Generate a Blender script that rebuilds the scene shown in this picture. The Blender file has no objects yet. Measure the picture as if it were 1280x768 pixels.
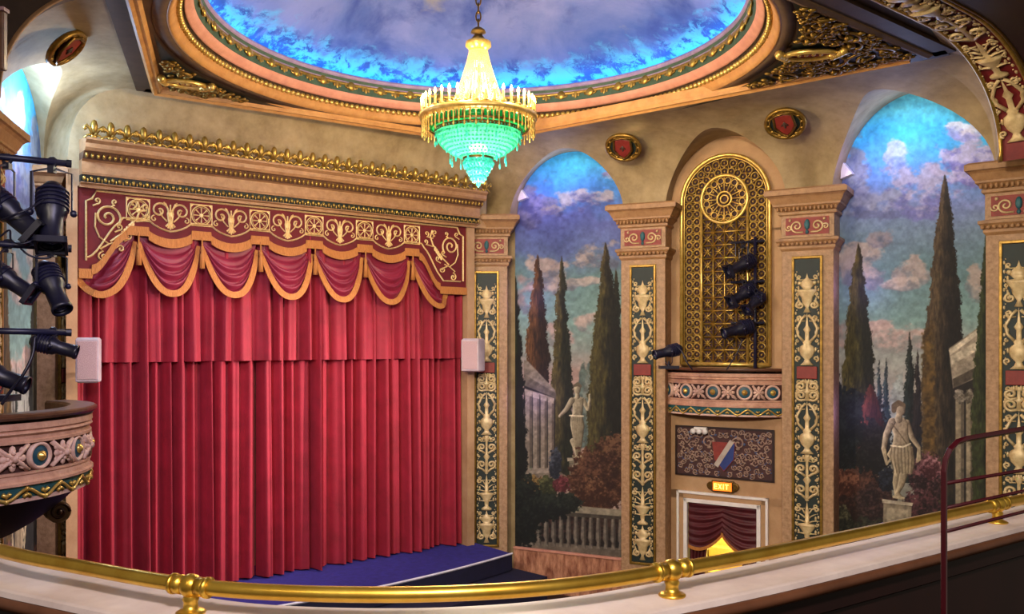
import bpy, bmesh, math, random
import numpy as np
from mathutils import Vector, Matrix
random.seed(7)
R = math.radians; PI = math.pi
scene = bpy.context.scene
COL = bpy.data.collections.new('theatre'); scene.collection.children.link(COL)

# ------------------------------------------------------------------ geometry of the hall (metres)
EYE = 4.9            # camera height above the stalls floor
FOC, HY = 1100.0, 430.0   # focal length in pixels of a 1280 frame, horizon row
CAP = 7.4            # top of the pilaster capitals
CEIL = 8.65          # underside of the ceiling frame
STAGE = 1.01
TH = R(39.1)         # direction of the stage wall in plan
M0 = Vector((-3.395, 14.85, 0))
def px_of(p): return (640+FOC*p[0]/p[1], HY-FOC*(p[2]-EYE)/p[1])
def at(px, py, Y): return Vector(((px-640)*Y/FOC, Y, EYE+(HY-py)*Y/FOC))
def stage_a(px, b):
    """position along the stage wall line (set back by b) seen at column px"""
    rx, ry = math.cos(TH), math.sin(TH); nx, ny = ry, -rx
    x0, y0 = M0.x+b*nx, M0.y+b*ny; k = (px-640)/FOC
    return (k*y0-x0)/(rx-k*ry)
def on_line(px, A, B):
    k = (px-640)/FOC; d = B-A
    s = (k*A.y-A.x)/(d.x-k*d.y)
    return A+d*s, s

# ------------------------------------------------------------------ mesh helpers
class MB:
    def __init__(s): s.v=[]; s.f=[]; s.m=Matrix.Identity(4)
    def add(s, vs, fs):
        o=len(s.v)
        s.v += [tuple(s.m@Vector(p)) for p in vs]; s.f += [tuple(i+o for i in q) for q in fs]
        return s
    def box(s, x0,x1,y0,y1,z0,z1):
        return s.add([(x0,y0,z0),(x1,y0,z0),(x1,y1,z0),(x0,y1,z0),(x0,y0,z1),(x1,y0,z1),(x1,y1,z1),(x0,y1,z1)],
            [(0,3,2,1),(4,5,6,7),(0,1,5,4),(1,2,6,5),(2,3,7,6),(3,0,4,7)])
    def tube(s, pts, r, seg=6, flat=1.0, up=None, closed=False, taper=None):
        pts=[Vector(p) for p in pts]; n=len(pts); vs=[]; fs=[]
        prev=None
        for i,p in enumerate(pts):
            if closed: t=pts[(i+1)%n]-pts[i-1]
            else: t=pts[min(i+1,n-1)]-pts[max(i-1,0)]
            if t.length<1e-9: t=Vector((0,0,1))
            t.normalize()
            ref=Vector(up) if up else (prev if prev else (Vector((0,0,1)) if abs(t.z)<.9 else Vector((1,0,0))))
            a=ref-t*ref.dot(t)
            if a.length<1e-6: a=t.orthogonal()
            a.normalize(); prev=a if not up else None
            b=t.cross(a)
            rr=r if not taper else r*taper(i/(n-1))
            for k in range(seg):
                an=2*PI*k/seg
                vs.append(p+a*(math.sin(an)*rr*flat)+b*(math.cos(an)*rr))
        m=n if closed else n-1
        for i in range(m):
            for k in range(seg):
                j=(i+1)%n
                fs.append((i*seg+k,i*seg+(k+1)%seg,j*seg+(k+1)%seg,j*seg+k))
        if not closed:
            fs.append(tuple(range(seg))[::-1]); fs.append(tuple((n-1)*seg+k for k in range(seg)))
        return s.add(vs,fs)
    def lathe(s, prof, c=(0,0,0), seg=24, sy=1.0, a0=0, a1=2*PI, axis='z'):
        full=abs(a1-a0-2*PI)<1e-6; m=seg if full else seg+1; vs=[]; fs=[]
        for r,z in prof:
            for k in range(m):
                a=a0+(a1-a0)*k/seg
                x,y=r*math.cos(a),r*math.sin(a)*sy
                if axis=='z': q=(c[0]+x,c[1]+y,c[2]+z)
                elif axis=='y': q=(c[0]+x,c[1]+z,c[2]+y)
                else: q=(c[0]+z,c[1]+x,c[2]+y)
                vs.append(q)
        for i in range(len(prof)-1):
            for k in range(seg):
                k2=(k+1)%m
                fs.append((i*m+k,i*m+k2,(i+1)*m+k2,(i+1)*m+k))
        return s.add(vs,fs)
    def ball(s, c, r, seg=8, rings=5, sc=(1,1,1)):
        vs=[];fs=[]
        for i in range(rings+1):
            t=PI*i/rings
            for k in range(seg):
                a=2*PI*k/seg
                vs.append((c[0]+r*sc[0]*math.sin(t)*math.cos(a),c[1]+r*sc[1]*math.sin(t)*math.sin(a),c[2]+r*sc[2]*math.cos(t)))
        for i in range(rings):
            for k in range(seg):
                fs.append((i*seg+k,(i+1)*seg+k,(i+1)*seg+(k+1)%seg,i*seg+(k+1)%seg))
        return s.add(vs,fs)
    def grid(s, nu, nv, fn):
        vs=[fn(i/nu,j/nv) for j in range(nv+1) for i in range(nu+1)]
        fs=[(j*(nu+1)+i,j*(nu+1)+i+1,(j+1)*(nu+1)+i+1,(j+1)*(nu+1)+i) for j in range(nv) for i in range(nu)]
        return s.add(vs,fs)
    def sweep(s, prof, path, closed=False, caps=True):
        """prof: (out, z) pairs; path: list of (point2d, outward2d)"""
        n=len(prof); vs=[];fs=[]
        for p,o in path:
            for q,z in prof: vs.append((p[0]+o[0]*q,p[1]+o[1]*q,z))
        m=len(path)
        for i in range(m if closed else m-1):
            j=(i+1)%m
            for k in range(n-1): fs.append((i*n+k,j*n+k,j*n+k+1,i*n+k+1))
        if caps and not closed:
            fs.append(tuple(range(n))); fs.append(tuple((m-1)*n+k for k in range(n))[::-1])
        return s.add(vs,fs)
    def prism(s, poly, y0, y1):
        """polygon in local x,z with depth y0..y1"""
        n=len(poly)
        vs=[(x,y0,z) for x,z in poly]+[(x,y1,z) for x,z in poly]
        fs=[tuple(range(n)),tuple(range(n,2*n))[::-1]]+[(i,n+i,n+(i+1)%n,(i+1)%n) for i in range(n)]
        return s.add(vs,fs)
    def rects(s, rings, cap=True):
        """loft of rectangles (half width, y front, y back, z)"""
        vs=[];fs=[]
        for h,yf,yb,z in rings: vs+=[(-h,yf,z),(h,yf,z),(h,yb,z),(-h,yb,z)]
        for i in range(len(rings)-1):
            for k in range(4): fs.append((i*4+k,i*4+(k+1)%4,(i+1)*4+(k+1)%4,(i+1)*4+k))
        if cap: fs.append((3,2,1,0)); e=(len(rings)-1)*4; fs.append((e,e+1,e+2,e+3))
        return s.add(vs,fs)
    def build(s, name, mat, parent=None, smooth=False, bevel=0, solid=0):
        me=bpy.data.meshes.new(name); me.from_pydata(s.v,[],s.f); me.update()
        bm=bmesh.new(); bm.from_mesh(me); bmesh.ops.recalc_face_normals(bm,faces=bm.faces); bm.to_mesh(me); bm.free()
        if smooth:
            for p in me.polygons: p.use_smooth=True
        me.materials.append(mat)
        o=bpy.data.objects.new(name,me); COL.objects.link(o)
        if parent: o.parent=parent
        if bevel:
            b=o.modifiers.new('bevel','BEVEL'); b.width=bevel; b.segments=2; b.limit_method='ANGLE'
        if solid:
            b=o.modifiers.new('solid','SOLIDIFY'); b.thickness=solid; b.offset=0
        return o
def tag(o, label, cat, group=None):
    o['label']=label; o['category']=cat
    if group: o['group']=group
    return o
def struct(o): o['kind']='structure'; return o
def thing(name, label, cat, loc=(0,0,0), rz=0, group=None):
    o=bpy.data.objects.new(name,None); COL.objects.link(o); o.empty_display_size=.2
    o.location=loc; o.rotation_euler=(0,0,rz)
    return tag(o,label,cat,group)
def dup(root, label=None, group=None, loc=None, rz=None, matrix=None):
    def cp(o,par):
        c=o.copy(); COL.objects.link(c)
        if par: c.parent=par
        for ch in list(o.children): cp(ch,c)
        return c
    c=cp(root,None)
    if loc is not None: c.location=loc
    if rz is not None: c.rotation_euler=(0,0,rz)
    if matrix is not None: c.matrix_world=matrix
    if label: c['label']=label
    if group: c['group']=group
    return c
def spiral(cx,cz,r0,turns,start,sgn=1,y=0,n=22,rend=.12):
    out=[]
    for i in range(n+1):
        t=i/n; rr=r0*(1-(1-rend)*t); a=start+sgn*turns*2*PI*t
        out.append((cx+rr*math.cos(a),y,cz+rr*math.sin(a)))
    return out
def catmull(pts, k=12):
    P=[Vector(p) for p in pts]; P=[P[0]*2-P[1]]+P+[P[-1]*2-P[-2]]; out=[]
    for i in range(1,len(P)-2):
        for j in range(k):
            t=j/k; a,b,c,d=P[i-1],P[i],P[i+1],P[i+2]
            out.append(.5*((2*b)+(c-a)*t+(2*a-5*b+4*c-d)*t*t+(3*b-a-3*c+d)*t*t*t))
    out.append(P[-2]); return out

# ------------------------------------------------------------------ materials
def srgb(c): return tuple((x/12.92 if x<=.04045 else ((x+.055)/1.055)**2.4) for x in c)
def hexc(h): return srgb(tuple(int(h[i:i+2],16)/255 for i in (0,2,4)))
def mat(name, c1, c2=None, rough=.6, metal=0, scale=4, detail=6, bump=0, bscale=30, sheen=0, coat=0, trans=None, stretch=None, contrast=.25):
    m=bpy.data.materials.new(name); m.use_nodes=True; nt=m.node_tree; b=nt.nodes['Principled BSDF']
    b.inputs['Roughness'].default_value=rough; b.inputs['Metallic'].default_value=metal
    c1=hexc(c1) if isinstance(c1,str) else c1
    b.inputs['Base Color'].default_value=(*c1,1)
    tc=nt.nodes.new('ShaderNodeTexCoord'); mp=nt.nodes.new('ShaderNodeMapping')
    nt.links.new(tc.outputs['Object'],mp.inputs['Vector'])
    if stretch: mp.inputs['Scale'].default_value=stretch
    if c2:
        c2=hexc(c2) if isinstance(c2,str) else c2
        n=nt.nodes.new('ShaderNodeTexNoise'); n.inputs['Scale'].default_value=scale; n.inputs['Detail'].default_value=detail; n.inputs['Roughness'].default_value=.65
        r=nt.nodes.new('ShaderNodeValToRGB'); r.color_ramp.elements[0].position=.5-contrast; r.color_ramp.elements[1].position=.5+contrast
        r.color_ramp.elements[0].color=(*c1,1); r.color_ramp.elements[1].color=(*c2,1)
        nt.links.new(mp.outputs[0],n.inputs['Vector']); nt.links.new(n.outputs['Fac'],r.inputs[0]); nt.links.new(r.outputs[0],b.inputs['Base Color'])
    if bump:
        n=nt.nodes.new('ShaderNodeTexNoise'); n.inputs['Scale'].default_value=bscale; n.inputs['Detail'].default_value=5
        bp=nt.nodes.new('ShaderNodeBump'); bp.inputs['Strength'].default_value=bump; bp.inputs['Distance'].default_value=.02
        nt.links.new(mp.outputs[0],n.inputs['Vector']); nt.links.new(n.outputs['Fac'],bp.inputs['Height']); nt.links.new(bp.outputs[0],b.inputs['Normal'])
    if sheen: b.inputs['Sheen Weight'].default_value=sheen; b.inputs['Sheen Roughness'].default_value=.4; b.inputs['Sheen Tint'].default_value=(*[min(1,x*3+.15) for x in c1],1)
    if coat: b.inputs['Coat Weight'].default_value=coat; b.inputs['Coat Roughness'].default_value=.15
    if trans is not None:      # thin shell letting light through
        t=nt.nodes.new('ShaderNodeBsdfTranslucent'); t.inputs['Color'].default_value=(*hexc(trans),1)
        mx=nt.nodes.new('ShaderNodeMixShader'); mx.inputs[0].default_value=.6
        out=nt.nodes['Material Output']
        nt.links.new(b.outputs[0],mx.inputs[1]); nt.links.new(t.outputs[0],mx.inputs[2]); nt.links.new(mx.outputs[0],out.inputs[0])
    return m
def emit(name, c, s):
    m=bpy.data.materials.new(name); m.use_nodes=True; b=m.node_tree.nodes['Principled BSDF']
    c=hexc(c); b.inputs['Base Color'].default_value=(*c,1); b.inputs['Emission Color'].default_value=(*c,1); b.inputs['Emission Strength'].default_value=s
    return m
PLASTER=mat('cove plaster','7c6844','b29c74',.75,scale=2.6,bump=.25,bscale=6)
NICHEP=mat('niche plaster','9c7650','bd9870',.75,scale=2.5,bump=.15,bscale=20)
SHAFT=mat('pilaster stone','80603f','bf9872',.6,scale=14,bump=.2,bscale=30)
CAPM=mat('capital stone','865f3a','b0865a',.55,scale=9,bump=.15,bscale=30)
GOLD=mat('old gold','7a5a1c','d9b45a',.34,metal=.75,scale=12,contrast=.3)
GOLDB=mat('bright gold','b98a30','f2d27a',.3,metal=.6,scale=10)
IVORY=mat('gilded ivory relief','a88a58','e6cf9c',.45,metal=.15,scale=10)
TEAL=mat('dark teal paint','08140f','122620',.6,scale=6)
BLUET=mat('blue green paint','143c4a','2c6f74',.55,scale=6)
NAVYD=mat('rosette blue paint','143544','245a6a',.5,scale=6)
REDP=mat('red paint','6a1f1c','97382c',.6,scale=8)
CRIM=mat('crimson paint','5c0f14','80201f',.6,scale=8)
PINKM=mat('rose painted cove','b97a66','d79a80',.6,scale=6)
ORANGE=mat('ochre moulding','a8713a','cf9a5a',.5,scale=6)
DARKB=mat('dark brown beam','2e211a','4c382a',.6,scale=4)
BROWNC=mat('brown plaster','4d3826','6b5138',.7,scale=4)
LILAC=mat('lilac rim paint','7c6890','a590b4',.6,scale=6)
VELVET=mat('red velvet','7a0a1c','9c162e',.75,scale=3,sheen=.5,bump=.1,bscale=60)
VELVU=mat('red velvet border','780a1c','98162c',.75,scale=3,sheen=.5,bump=.1,bscale=60)
PELM=mat('maroon velvet','54070f','6a0c15',.8,scale=5,sheen=.3)
SWAGM=mat('wine red satin velvet','6c1226','8d2038',.5,scale=3,sheen=.5)
FRINGE=mat('ochre fringe','9c5c20','c4803a',.7,scale=60,bump=.6,bscale=120,stretch=(1,1,.08))
EMBRO=mat('gold embroidery','d0a658','fbe6a8',.5,metal=.15,scale=30)
CARPET=mat('blue carpet','1c1868','2e2a8c',.95,scale=8,bump=.3,bscale=80)
NAVY=mat('dark blue stage facing','0b0a26','141238',.8,scale=6)
EDGEW=mat('white edge strip','c8c4d0','e8e4ee',.5,scale=6)
MARB=mat('rose veined marble','6a3424','d49a78',.35,scale=3,detail=10,stretch=(3,3,1),contrast=.18)
BRASS=mat('polished brass','d8a434','f8d45c',.33,metal=.92,scale=5)
CREAM=mat('cream marble coping','c9b8ae','eaddd2',.45,scale=3,bump=.08,bscale=20)
WOODD=mat('dark red brown panelling','1c0a08','2a100c',.5,scale=3,stretch=(1,1,.3))
LIPW=mat('brown timber nosing','573420','754a30',.4,scale=4)
MAROON=mat('maroon enamel','2e060c','3e0a12',.25,scale=5,coat=.4)
BLACK=mat('black enamel','10101e','1c1c30',.38,scale=8)
PIPE=mat('blue black pipe','12122a','1e1e3c',.4,scale=6)
LENS=mat('dark lens glass','1a2040','2a3060',.08,scale=3,coat=.6)
FRAMEG=mat('dull gilt frame','5e4418','a88438',.4,metal=.7,scale=14)
BEDM=mat('umber bead bed','4a3220','6e4c30',.6,scale=10)
SPKR=mat('white speaker shell','a8989c','c4b6b8',.5,scale=8)
SPKG=mat('speaker grille cloth','a88888','ccb0ac',.8,scale=70,bump=.4,bscale=120)
WHITE=mat('white gloss paint','d8d0cc','efe9e4',.4,scale=6)
YELW=mat('yellow wall paint','d8cc84','ece2a0',.7,scale=3)
BARK=mat('dark walnut','452616','6e4630',.35,scale=6,stretch=(1,1,4),coat=.3)
BOXST=mat('rose stone','a4745e','d2a48a',.6,scale=10,bump=.2,bscale=40)
RELIEF=mat('pale rose relief','b88a7a','e4c4b2',.55,scale=12)
CHOC=mat('dark umber recess','2a1410','4a2620',.7,scale=8)
GREENG=mat('green glass','169a84','60dcc0',.15,scale=30,trans='5ceccc',contrast=.12)
TEALG=mat('teal crystal','18a098','80f0e8',.12,scale=40,trans='58e8e0',contrast=.12)
GREEND=mat('deep green glass band','0a5a34','1c8a54',.2,scale=12,trans='20a060')
CRYS=mat('clear crystal','e8d48c','fff4d0',.1,scale=40,trans='ffe9a0')
CANDLE=mat('ivory candle sleeve','e8d8a0','fff0c0',.5,scale=6,trans='ffe8a0')
BRONZE=mat('aged bronze','4a3416','8c6a30',.4,metal=.8,scale=12)
def linked_color(name, rough=.8):
    m=bpy.data.materials.new(name); m.use_nodes=True; nt=m.node_tree; b=nt.nodes['Principled BSDF']; b.inputs['Roughness'].default_value=rough
    a=nt.nodes.new('ShaderNodeAttribute'); a.attribute_name='paint'; nt.links.new(a.outputs['Color'],b.inputs['Base Color']); return m
PAINT=linked_color('mural paint')
# ------------------------------------------------------------------ plan of the hall
def plan(c, ang, x, y):
    return Vector((c[0]+math.cos(ang)*x-math.sin(ang)*y, c[1]+math.sin(ang)*x+math.cos(ang)*y, 0))
PIL={'r1':((-.50,17.1),R(0)),'r2':((2.28,15.72),R(-23.9)),'r3':((4.70,14.145),R(-30.4)),'r4':((6.85,11.94),R(-37)),
     'l1':((-6.46,13.1),R(105)),'l2':((-5.62,9.95),R(105))}
def pw(k,x,y): return plan(PIL[k][0],PIL[k][1],x,y)
RV=Vector((math.cos(TH),math.sin(TH),0)); NV=Vector((RV.y,-RV.x,0))
def S(a,b,z=0): p=M0+RV*a+NV*b; return Vector((p.x,p.y,z))
BL=Vector((-5.44,13.0,0)); BK=Vector((-.593,16.3,0)); BR=Vector((5.6,11.3,0))
NR=BR-RV*9.5; NL=Vector((-4.0,8.6,0))
DC=Vector((-.44,11.5,0))     # dome centre
def cove_pt(base, beam, phi, z0=CAP):
    p=base+(beam-base)*(1-max(0,1-math.sin(phi)**2.6)**(1/2.6)); return Vector((p.x,p.y,z0+(CEIL-z0)*math.sin(phi)))
def arch_f(x, half): return math.sqrt(max(0,1-(x/half)**2))
class Bay: pass
def make_bay(kA,kB,pxl,pxr,front,back,deep=.80,wy=.45):
    b=Bay(); b.A=pw(kA,0,wy); b.B=pw(kB,0,wy); b.d=(b.B-b.A); b.L=b.d.length; b.d.normalize()
    b.nin=Vector((-b.d.y,b.d.x,0))                       # into the wall
    b.deep=deep-wy
    _,s0=on_line(pxl,b.A,b.B); _,s1=on_line(pxr,b.A,b.B)
    b.u0,b.u1=s0*b.L,s1*b.L; b.c=(b.u0+b.u1)/2; b.h=(b.u1-b.u0)/2; b.front=front; b.back=back
    return b
def bay_back(b,u,z): p=b.A+b.d*u+b.nin*b.deep; return Vector((p.x,p.y,z))
bay1=make_bay('r1','r2',637,779,1.10,1.25)
bayN=make_bay('r2','r3',832,982,1.10,1.17,deep=.72)
bay2=make_bay('r3','r4',1040,1244,1.18,1.42)
bayL=make_bay('l2','l1',12,57,1.10,1.25,deep=.47,wy=.42)
bayL.u0,bayL.u1=.45,bayL.L-.15; bayL.c=(bayL.u0+bayL.u1)/2; bayL.h=(bayL.u1-bayL.u0)/2

NPH=12
def wall_strip(mb, cols):
    """cols: list of (base, beam, phi0)"""
    def f(i,j):
        base,beam,p0=cols[int(round(i*(len(cols)-1)))]
        return cove_pt(base,beam,p0+(PI/2-p0)*j)
    mb.grid(len(cols)-1,NPH,f)
def bay_cols(b, f0, f1, Bm):
    """columns along one bay; f0,f1 = share of the beam line"""
    us=[0,b.u0-1e-4]+[b.c-b.h*math.cos(PI*i/30) for i in range(31)]+[b.u1+1e-4,b.L]
    cols=[];rev=[]
    for u in us:
        base=b.A+b.d*u; fr=f0+(f1-f0)*u/b.L; beam=Bm(fr)
        if b.u0<=u<=b.u1:
            k=arch_f(u-b.c,b.h); p0=math.asin(min(.985,b.front*k**1.15/(CEIL-CAP)))
            fp=cove_pt(base,beam,p0); bp=bay_back(b,u,CAP+b.back*k); rev.append((fp,bp))
        else: p0=0
        cols.append((base,beam,p0))
    return cols,rev
def reveal(mb, rev, b):
    n=len(rev)-1
    mb.grid(n,3,lambda i,j: rev[int(round(i*n))][0].lerp(rev[int(round(i*n))][1],j))
# shared beam fractions on the right: P1 -> 0.07, P2 .40, P3 .68, P4 1
def BmR(f): return BK.lerp(BR,f)
mb=MB()
c0=[(S(3.72,0),BK,0),(bay1.A,BmR(.05),0)]
cA,rA=bay_cols(bay1,.05,.40,BmR); cN,rN=bay_cols(bayN,.40,.69,BmR); c2,r2=bay_cols(bay2,.69,.97,BmR)
RIB0=Vector((6.41,11.6,0))
end=[(RIB0+Vector((.12,.12,0)),BR,0)]
c2=[c for c in c2 if (c[0]-bay2.A).length<bay2.u1+.02]
cols_r=c0+cA+cN+c2+end
wall_strip(mb,cols_r)
for rv,b in ((rA,bay1),(rN,bayN),(r2,bay2)): reveal(mb,rv,b)
# rib edge curve on the right
def rib_pt(ph, off=0, drop=0):
    if ph<=PI/2: k=(2.0-drop)*(1-math.cos(ph))+0; z=CAP+(1.28-drop)*math.sin(ph)
    else: k=2.0-drop+(ph-PI/2)*4; z=CAP+1.28-drop
    p=RIB0-RV*(k+drop)+NV*off; return Vector((p.x,p.y,z))
mb.grid(NPH,1,lambda i,j: cove_pt(end[0][0],BR,i*PI/2) if j<.5 else rib_pt(i*PI/2))
# solid wall behind the pilasters and the murals, from the floor to the vault
def back_wall(mb, b, z1=CAP, z0=0.0):
    mb.grid(1,1,lambda i,j: (lambda p:(p.x,p.y,z0+(z1-z0)*j))(b.A+b.d*(b.L*i)+b.nin*(b.deep+.05)))
for b in (bay1,bay2): back_wall(mb,b)
mb.grid(1,1,lambda i,j: pw('r4',.3+5*i,.5)+Vector((0,0,8.4*j)))
o=struct(mb.build('wall_right',PLASTER,smooth=False))
for p in o.data.polygons: p.use_smooth=len(p.vertices)==4 and p.area<.6
# niche back: plaster field, arched at the top, down to the floor
mb=MB()
def nb(i,j):
    u=bayN.c-bayN.h*1.06*math.cos(PI*i); k=arch_f(u-bayN.c,bayN.h*1.061)
    return bay_back(bayN,u,0+(CAP+bayN.back*k)*j)

NICHE_MB=mb
# stage wall: cove over the cornice, wall behind it, reveals of the opening
mb=MB()
n=16
cols=[(S(-3.75+7.47*i/n,0),BL.lerp(BK,i/n),0) for i in range(n+1)]
wall_strip(mb,cols)
mb.grid(1,1,lambda i,j: S(-3.75+7.47*i,0,7.16+.24*j))
OPL,OPR=-3.62,3.27
mb.grid(1,1,lambda i,j: S(OPR,0-.75*i,0+7.3*j))
mb.grid(1,1,lambda i,j: S(OPR+.17*i,0,0+7.4*j))
mb.grid(1,1,lambda i,j: S(OPL,0-.75*i,0+7.3*j))
mb.grid(1,1,lambda i,j: S(OPL-.15*i,0,0+7.4*j))
mb.grid(1,1,lambda i,j: S(-4.4+8.8*i,-1.2,0+7.4*j))
o=struct(mb.build('wall_stage',NICHEP))
o.data.materials.append(PLASTER)
for p in o.data.polygons[:n*NPH]: p.material_index=1; p.use_smooth=True
# left wall
def BmL(f): return NL.lerp(BL,f)
mb=MB()
cL,rL=bay_cols(bayL,.25,.9,BmL)
preb=[(pw('l2',-2.6,.42),BmL(-.25),0),(pw('l2',-1.2,.42),BmL(.05),0)]
wall_strip(mb,preb+cL+[(S(-3.75,0),BL,0)])
reveal(mb,rL,bayL); back_wall(mb,bayL)
mb.grid(1,1,lambda i,j: pw('l2',-2.6+2.2*i,.42)+Vector((0,0,CAP*j)))
mb.grid(1,1,lambda i,j: pw('l1',.3+.8*i,.3)+Vector((0,0,CAP*j)))
o=struct(mb.build('wall_left',PLASTER))
for p in o.data.polygons: p.use_smooth=p.area<.6
# floor of the stalls
mb=MB(); mb.box(-14,12,-3,20,-.1,0); struct(mb.build('floor',WOODD))
# ------------------------------------------------------------------ ceiling
POLY=[BK,BR,NR,NL,BL]
def poly_r(a):
    d=Vector((math.cos(a),math.sin(a),0)); best=99
    for i in range(len(POLY)):
        p=POLY[i]-DC; q=POLY[(i+1)%len(POLY)]-DC; e=q-p
        den=d.x*e.y-d.y*e.x
        if abs(den)<1e-9: continue
        t=(p.x*e.y-p.y*e.x)/den; s=(p.x*d.y-p.y*d.x)/den
        if t>0 and -1e-6<=s<=1+1e-6: best=min(best,t)
    return best
angs=sorted([2*PI*i/120 for i in range(120)]+[math.atan2((p-DC).y,(p-DC).x)%(2*PI) for p in POLY])
mb=MB(); N=len(angs)
def cf(i,j):
    a=angs[int(round(i*N))%N]; ro=max(poly_r(a),3.9); ri=3.76
    r=ri+(ro-ri)*j; return (DC.x+r*math.cos(a),DC.y+r*math.sin(a),CEIL+.02)
mb.grid(N,2,cf)
struct(mb.build('ceiling',BROWNC))
# beams framing the ceiling: dark soffit with an ochre inner moulding
def beam(p,q,name,lab,gilt=True,e1=-.12):
    d=(q-p).normalized(); inn=Vector((-d.y,d.x,0))
    if inn.dot(DC-p)<0: inn=-inn
    t=thing(name,lab,'beam',(p.x,p.y,CEIL))
    def seg(prof,m,nm,e=0,e2=None):
        e2=e if e2 is None else e2
        b=MB(); b.m=Matrix.Translation(-Vector((p.x,p.y,CEIL)))
        b.sweep(prof,[((p-d*e).to_2d(),inn.to_2d()),((q+d*e2).to_2d(),inn.to_2d())]); b.build(nm,m,t)
    seg([(-.1,CEIL+.1),(-.1,CEIL-.02),(.16,CEIL-.02),(.16,CEIL+.1)],DARKB,'soffit')
    if gilt: seg([(.12,CEIL+.1),(.12,CEIL-.06),(.16,CEIL-.10),(.20,CEIL-.07),(.24,CEIL-.07),(.27,CEIL-.02),(.27,CEIL+.1)],ORANGE,'moulding',-.12,e1)
    else: seg([(.14,CEIL+.1),(.14,CEIL-.04),(.2,CEIL-.06),(.26,CEIL-.04),(.26,CEIL+.1)],BROWNC,'moulding',-.12)
    return t
beam(BL,BK,'ceiling_beam','ceiling beam with ochre moulding above the stage cornice')
beam(BK,BR,'ceiling_beam','ceiling beam with ochre moulding above the two oval shields and murals on the right',True,-.42)
beam(BR,NR,'ceiling_beam','ceiling beam at top right between the gilded corner panel and the red arch rib',False)
beam(NL,BL,'ceiling_beam','dark ceiling beam at top left beyond the shadowed oval shield',True)
# dome ring
t=thing('dome_ring','round moulded ring of pink, ochre and gilt bands framing the painted dome','ring',(DC.x,DC.y,CEIL))
def ring(prof,m,nm,seg=128):
    b=MB(); b.lathe([(r,z-CEIL) for r,z in prof],seg=seg); return b.build(nm,m,t,smooth=True)
ring([(3.95,8.70),(3.95,8.66),(3.78,8.66),(3.77,8.70)],BROWNC,'plaster_band')
ring([(3.80,8.70),(3.79,8.66),(3.76,8.655),(3.735,8.70),(3.715,8.72),(3.705,8.76),(3.69,8.77),(3.685,8.80)],ORANGE,'ochre_moulding')
ring([(3.69,8.80),(3.65,8.82),(3.62,8.87),(3.605,8.85)],DARKB,'shadow_groove')
ring([(3.61,8.86),(3.595,8.845),(3.58,8.87),(3.54,8.89),(3.515,8.93),(3.50,8.96)],PINKM,'pink_cove')
ring([(3.50,8.96),(3.49,8.965),(3.44,9.15),(3.43,9.16)],mat('leaf band green','2c4238','44604e',.6,scale=10),'leaf_band_ground')
ring([(3.43,9.16),(3.41,9.17),(3.405,9.21),(3.42,9.23),(3.44,9.23),(3.45,9.10),(3.7,9.10),(3.76,9.30)],LILAC,'inner_rim')
b=MB()
for i in range(250):
    a=2*PI*i/250; b.ball((3.665*math.cos(a),3.665*math.sin(a),8.80-CEIL),.047,6,4,(1,1,.9))
b.build('bead_moulding',GOLDB,t,smooth=True)
b=MB()
for i in range(84):
    a=2*PI*i/84; b.m=Matrix.Rotation(a,4,'Z')@Matrix.Translation((3.455,0,9.06-CEIL))@Matrix.Rotation(R(14),4,'Y')
    if i%2==0:
        b.ball((0,0,0),.078,8,5,(.55,1,1))
        for sg in (-1,1): b.tube([(0,sg*.02,-.05),(0,sg*.1,-.03),(0,sg*.11,.05)],.014,5)
    else:
        b.ball((0,0,.0),.04,6,4,(.5,.9,2.2)); b.ball((0,.05,-.02),.025,6,4,(.5,1,1.6)); b.ball((0,-.05,-.02),.025,6,4,(.5,1,1.6))
b.m=Matrix.Identity(4); b.tube([(3.47*math.cos(2*PI*i/96),3.47*math.sin(2*PI*i/96),9.08-CEIL) for i in range(96)],.03,5,closed=True); b.build('leaf_moulding',GOLD,t,smooth=True)
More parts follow.
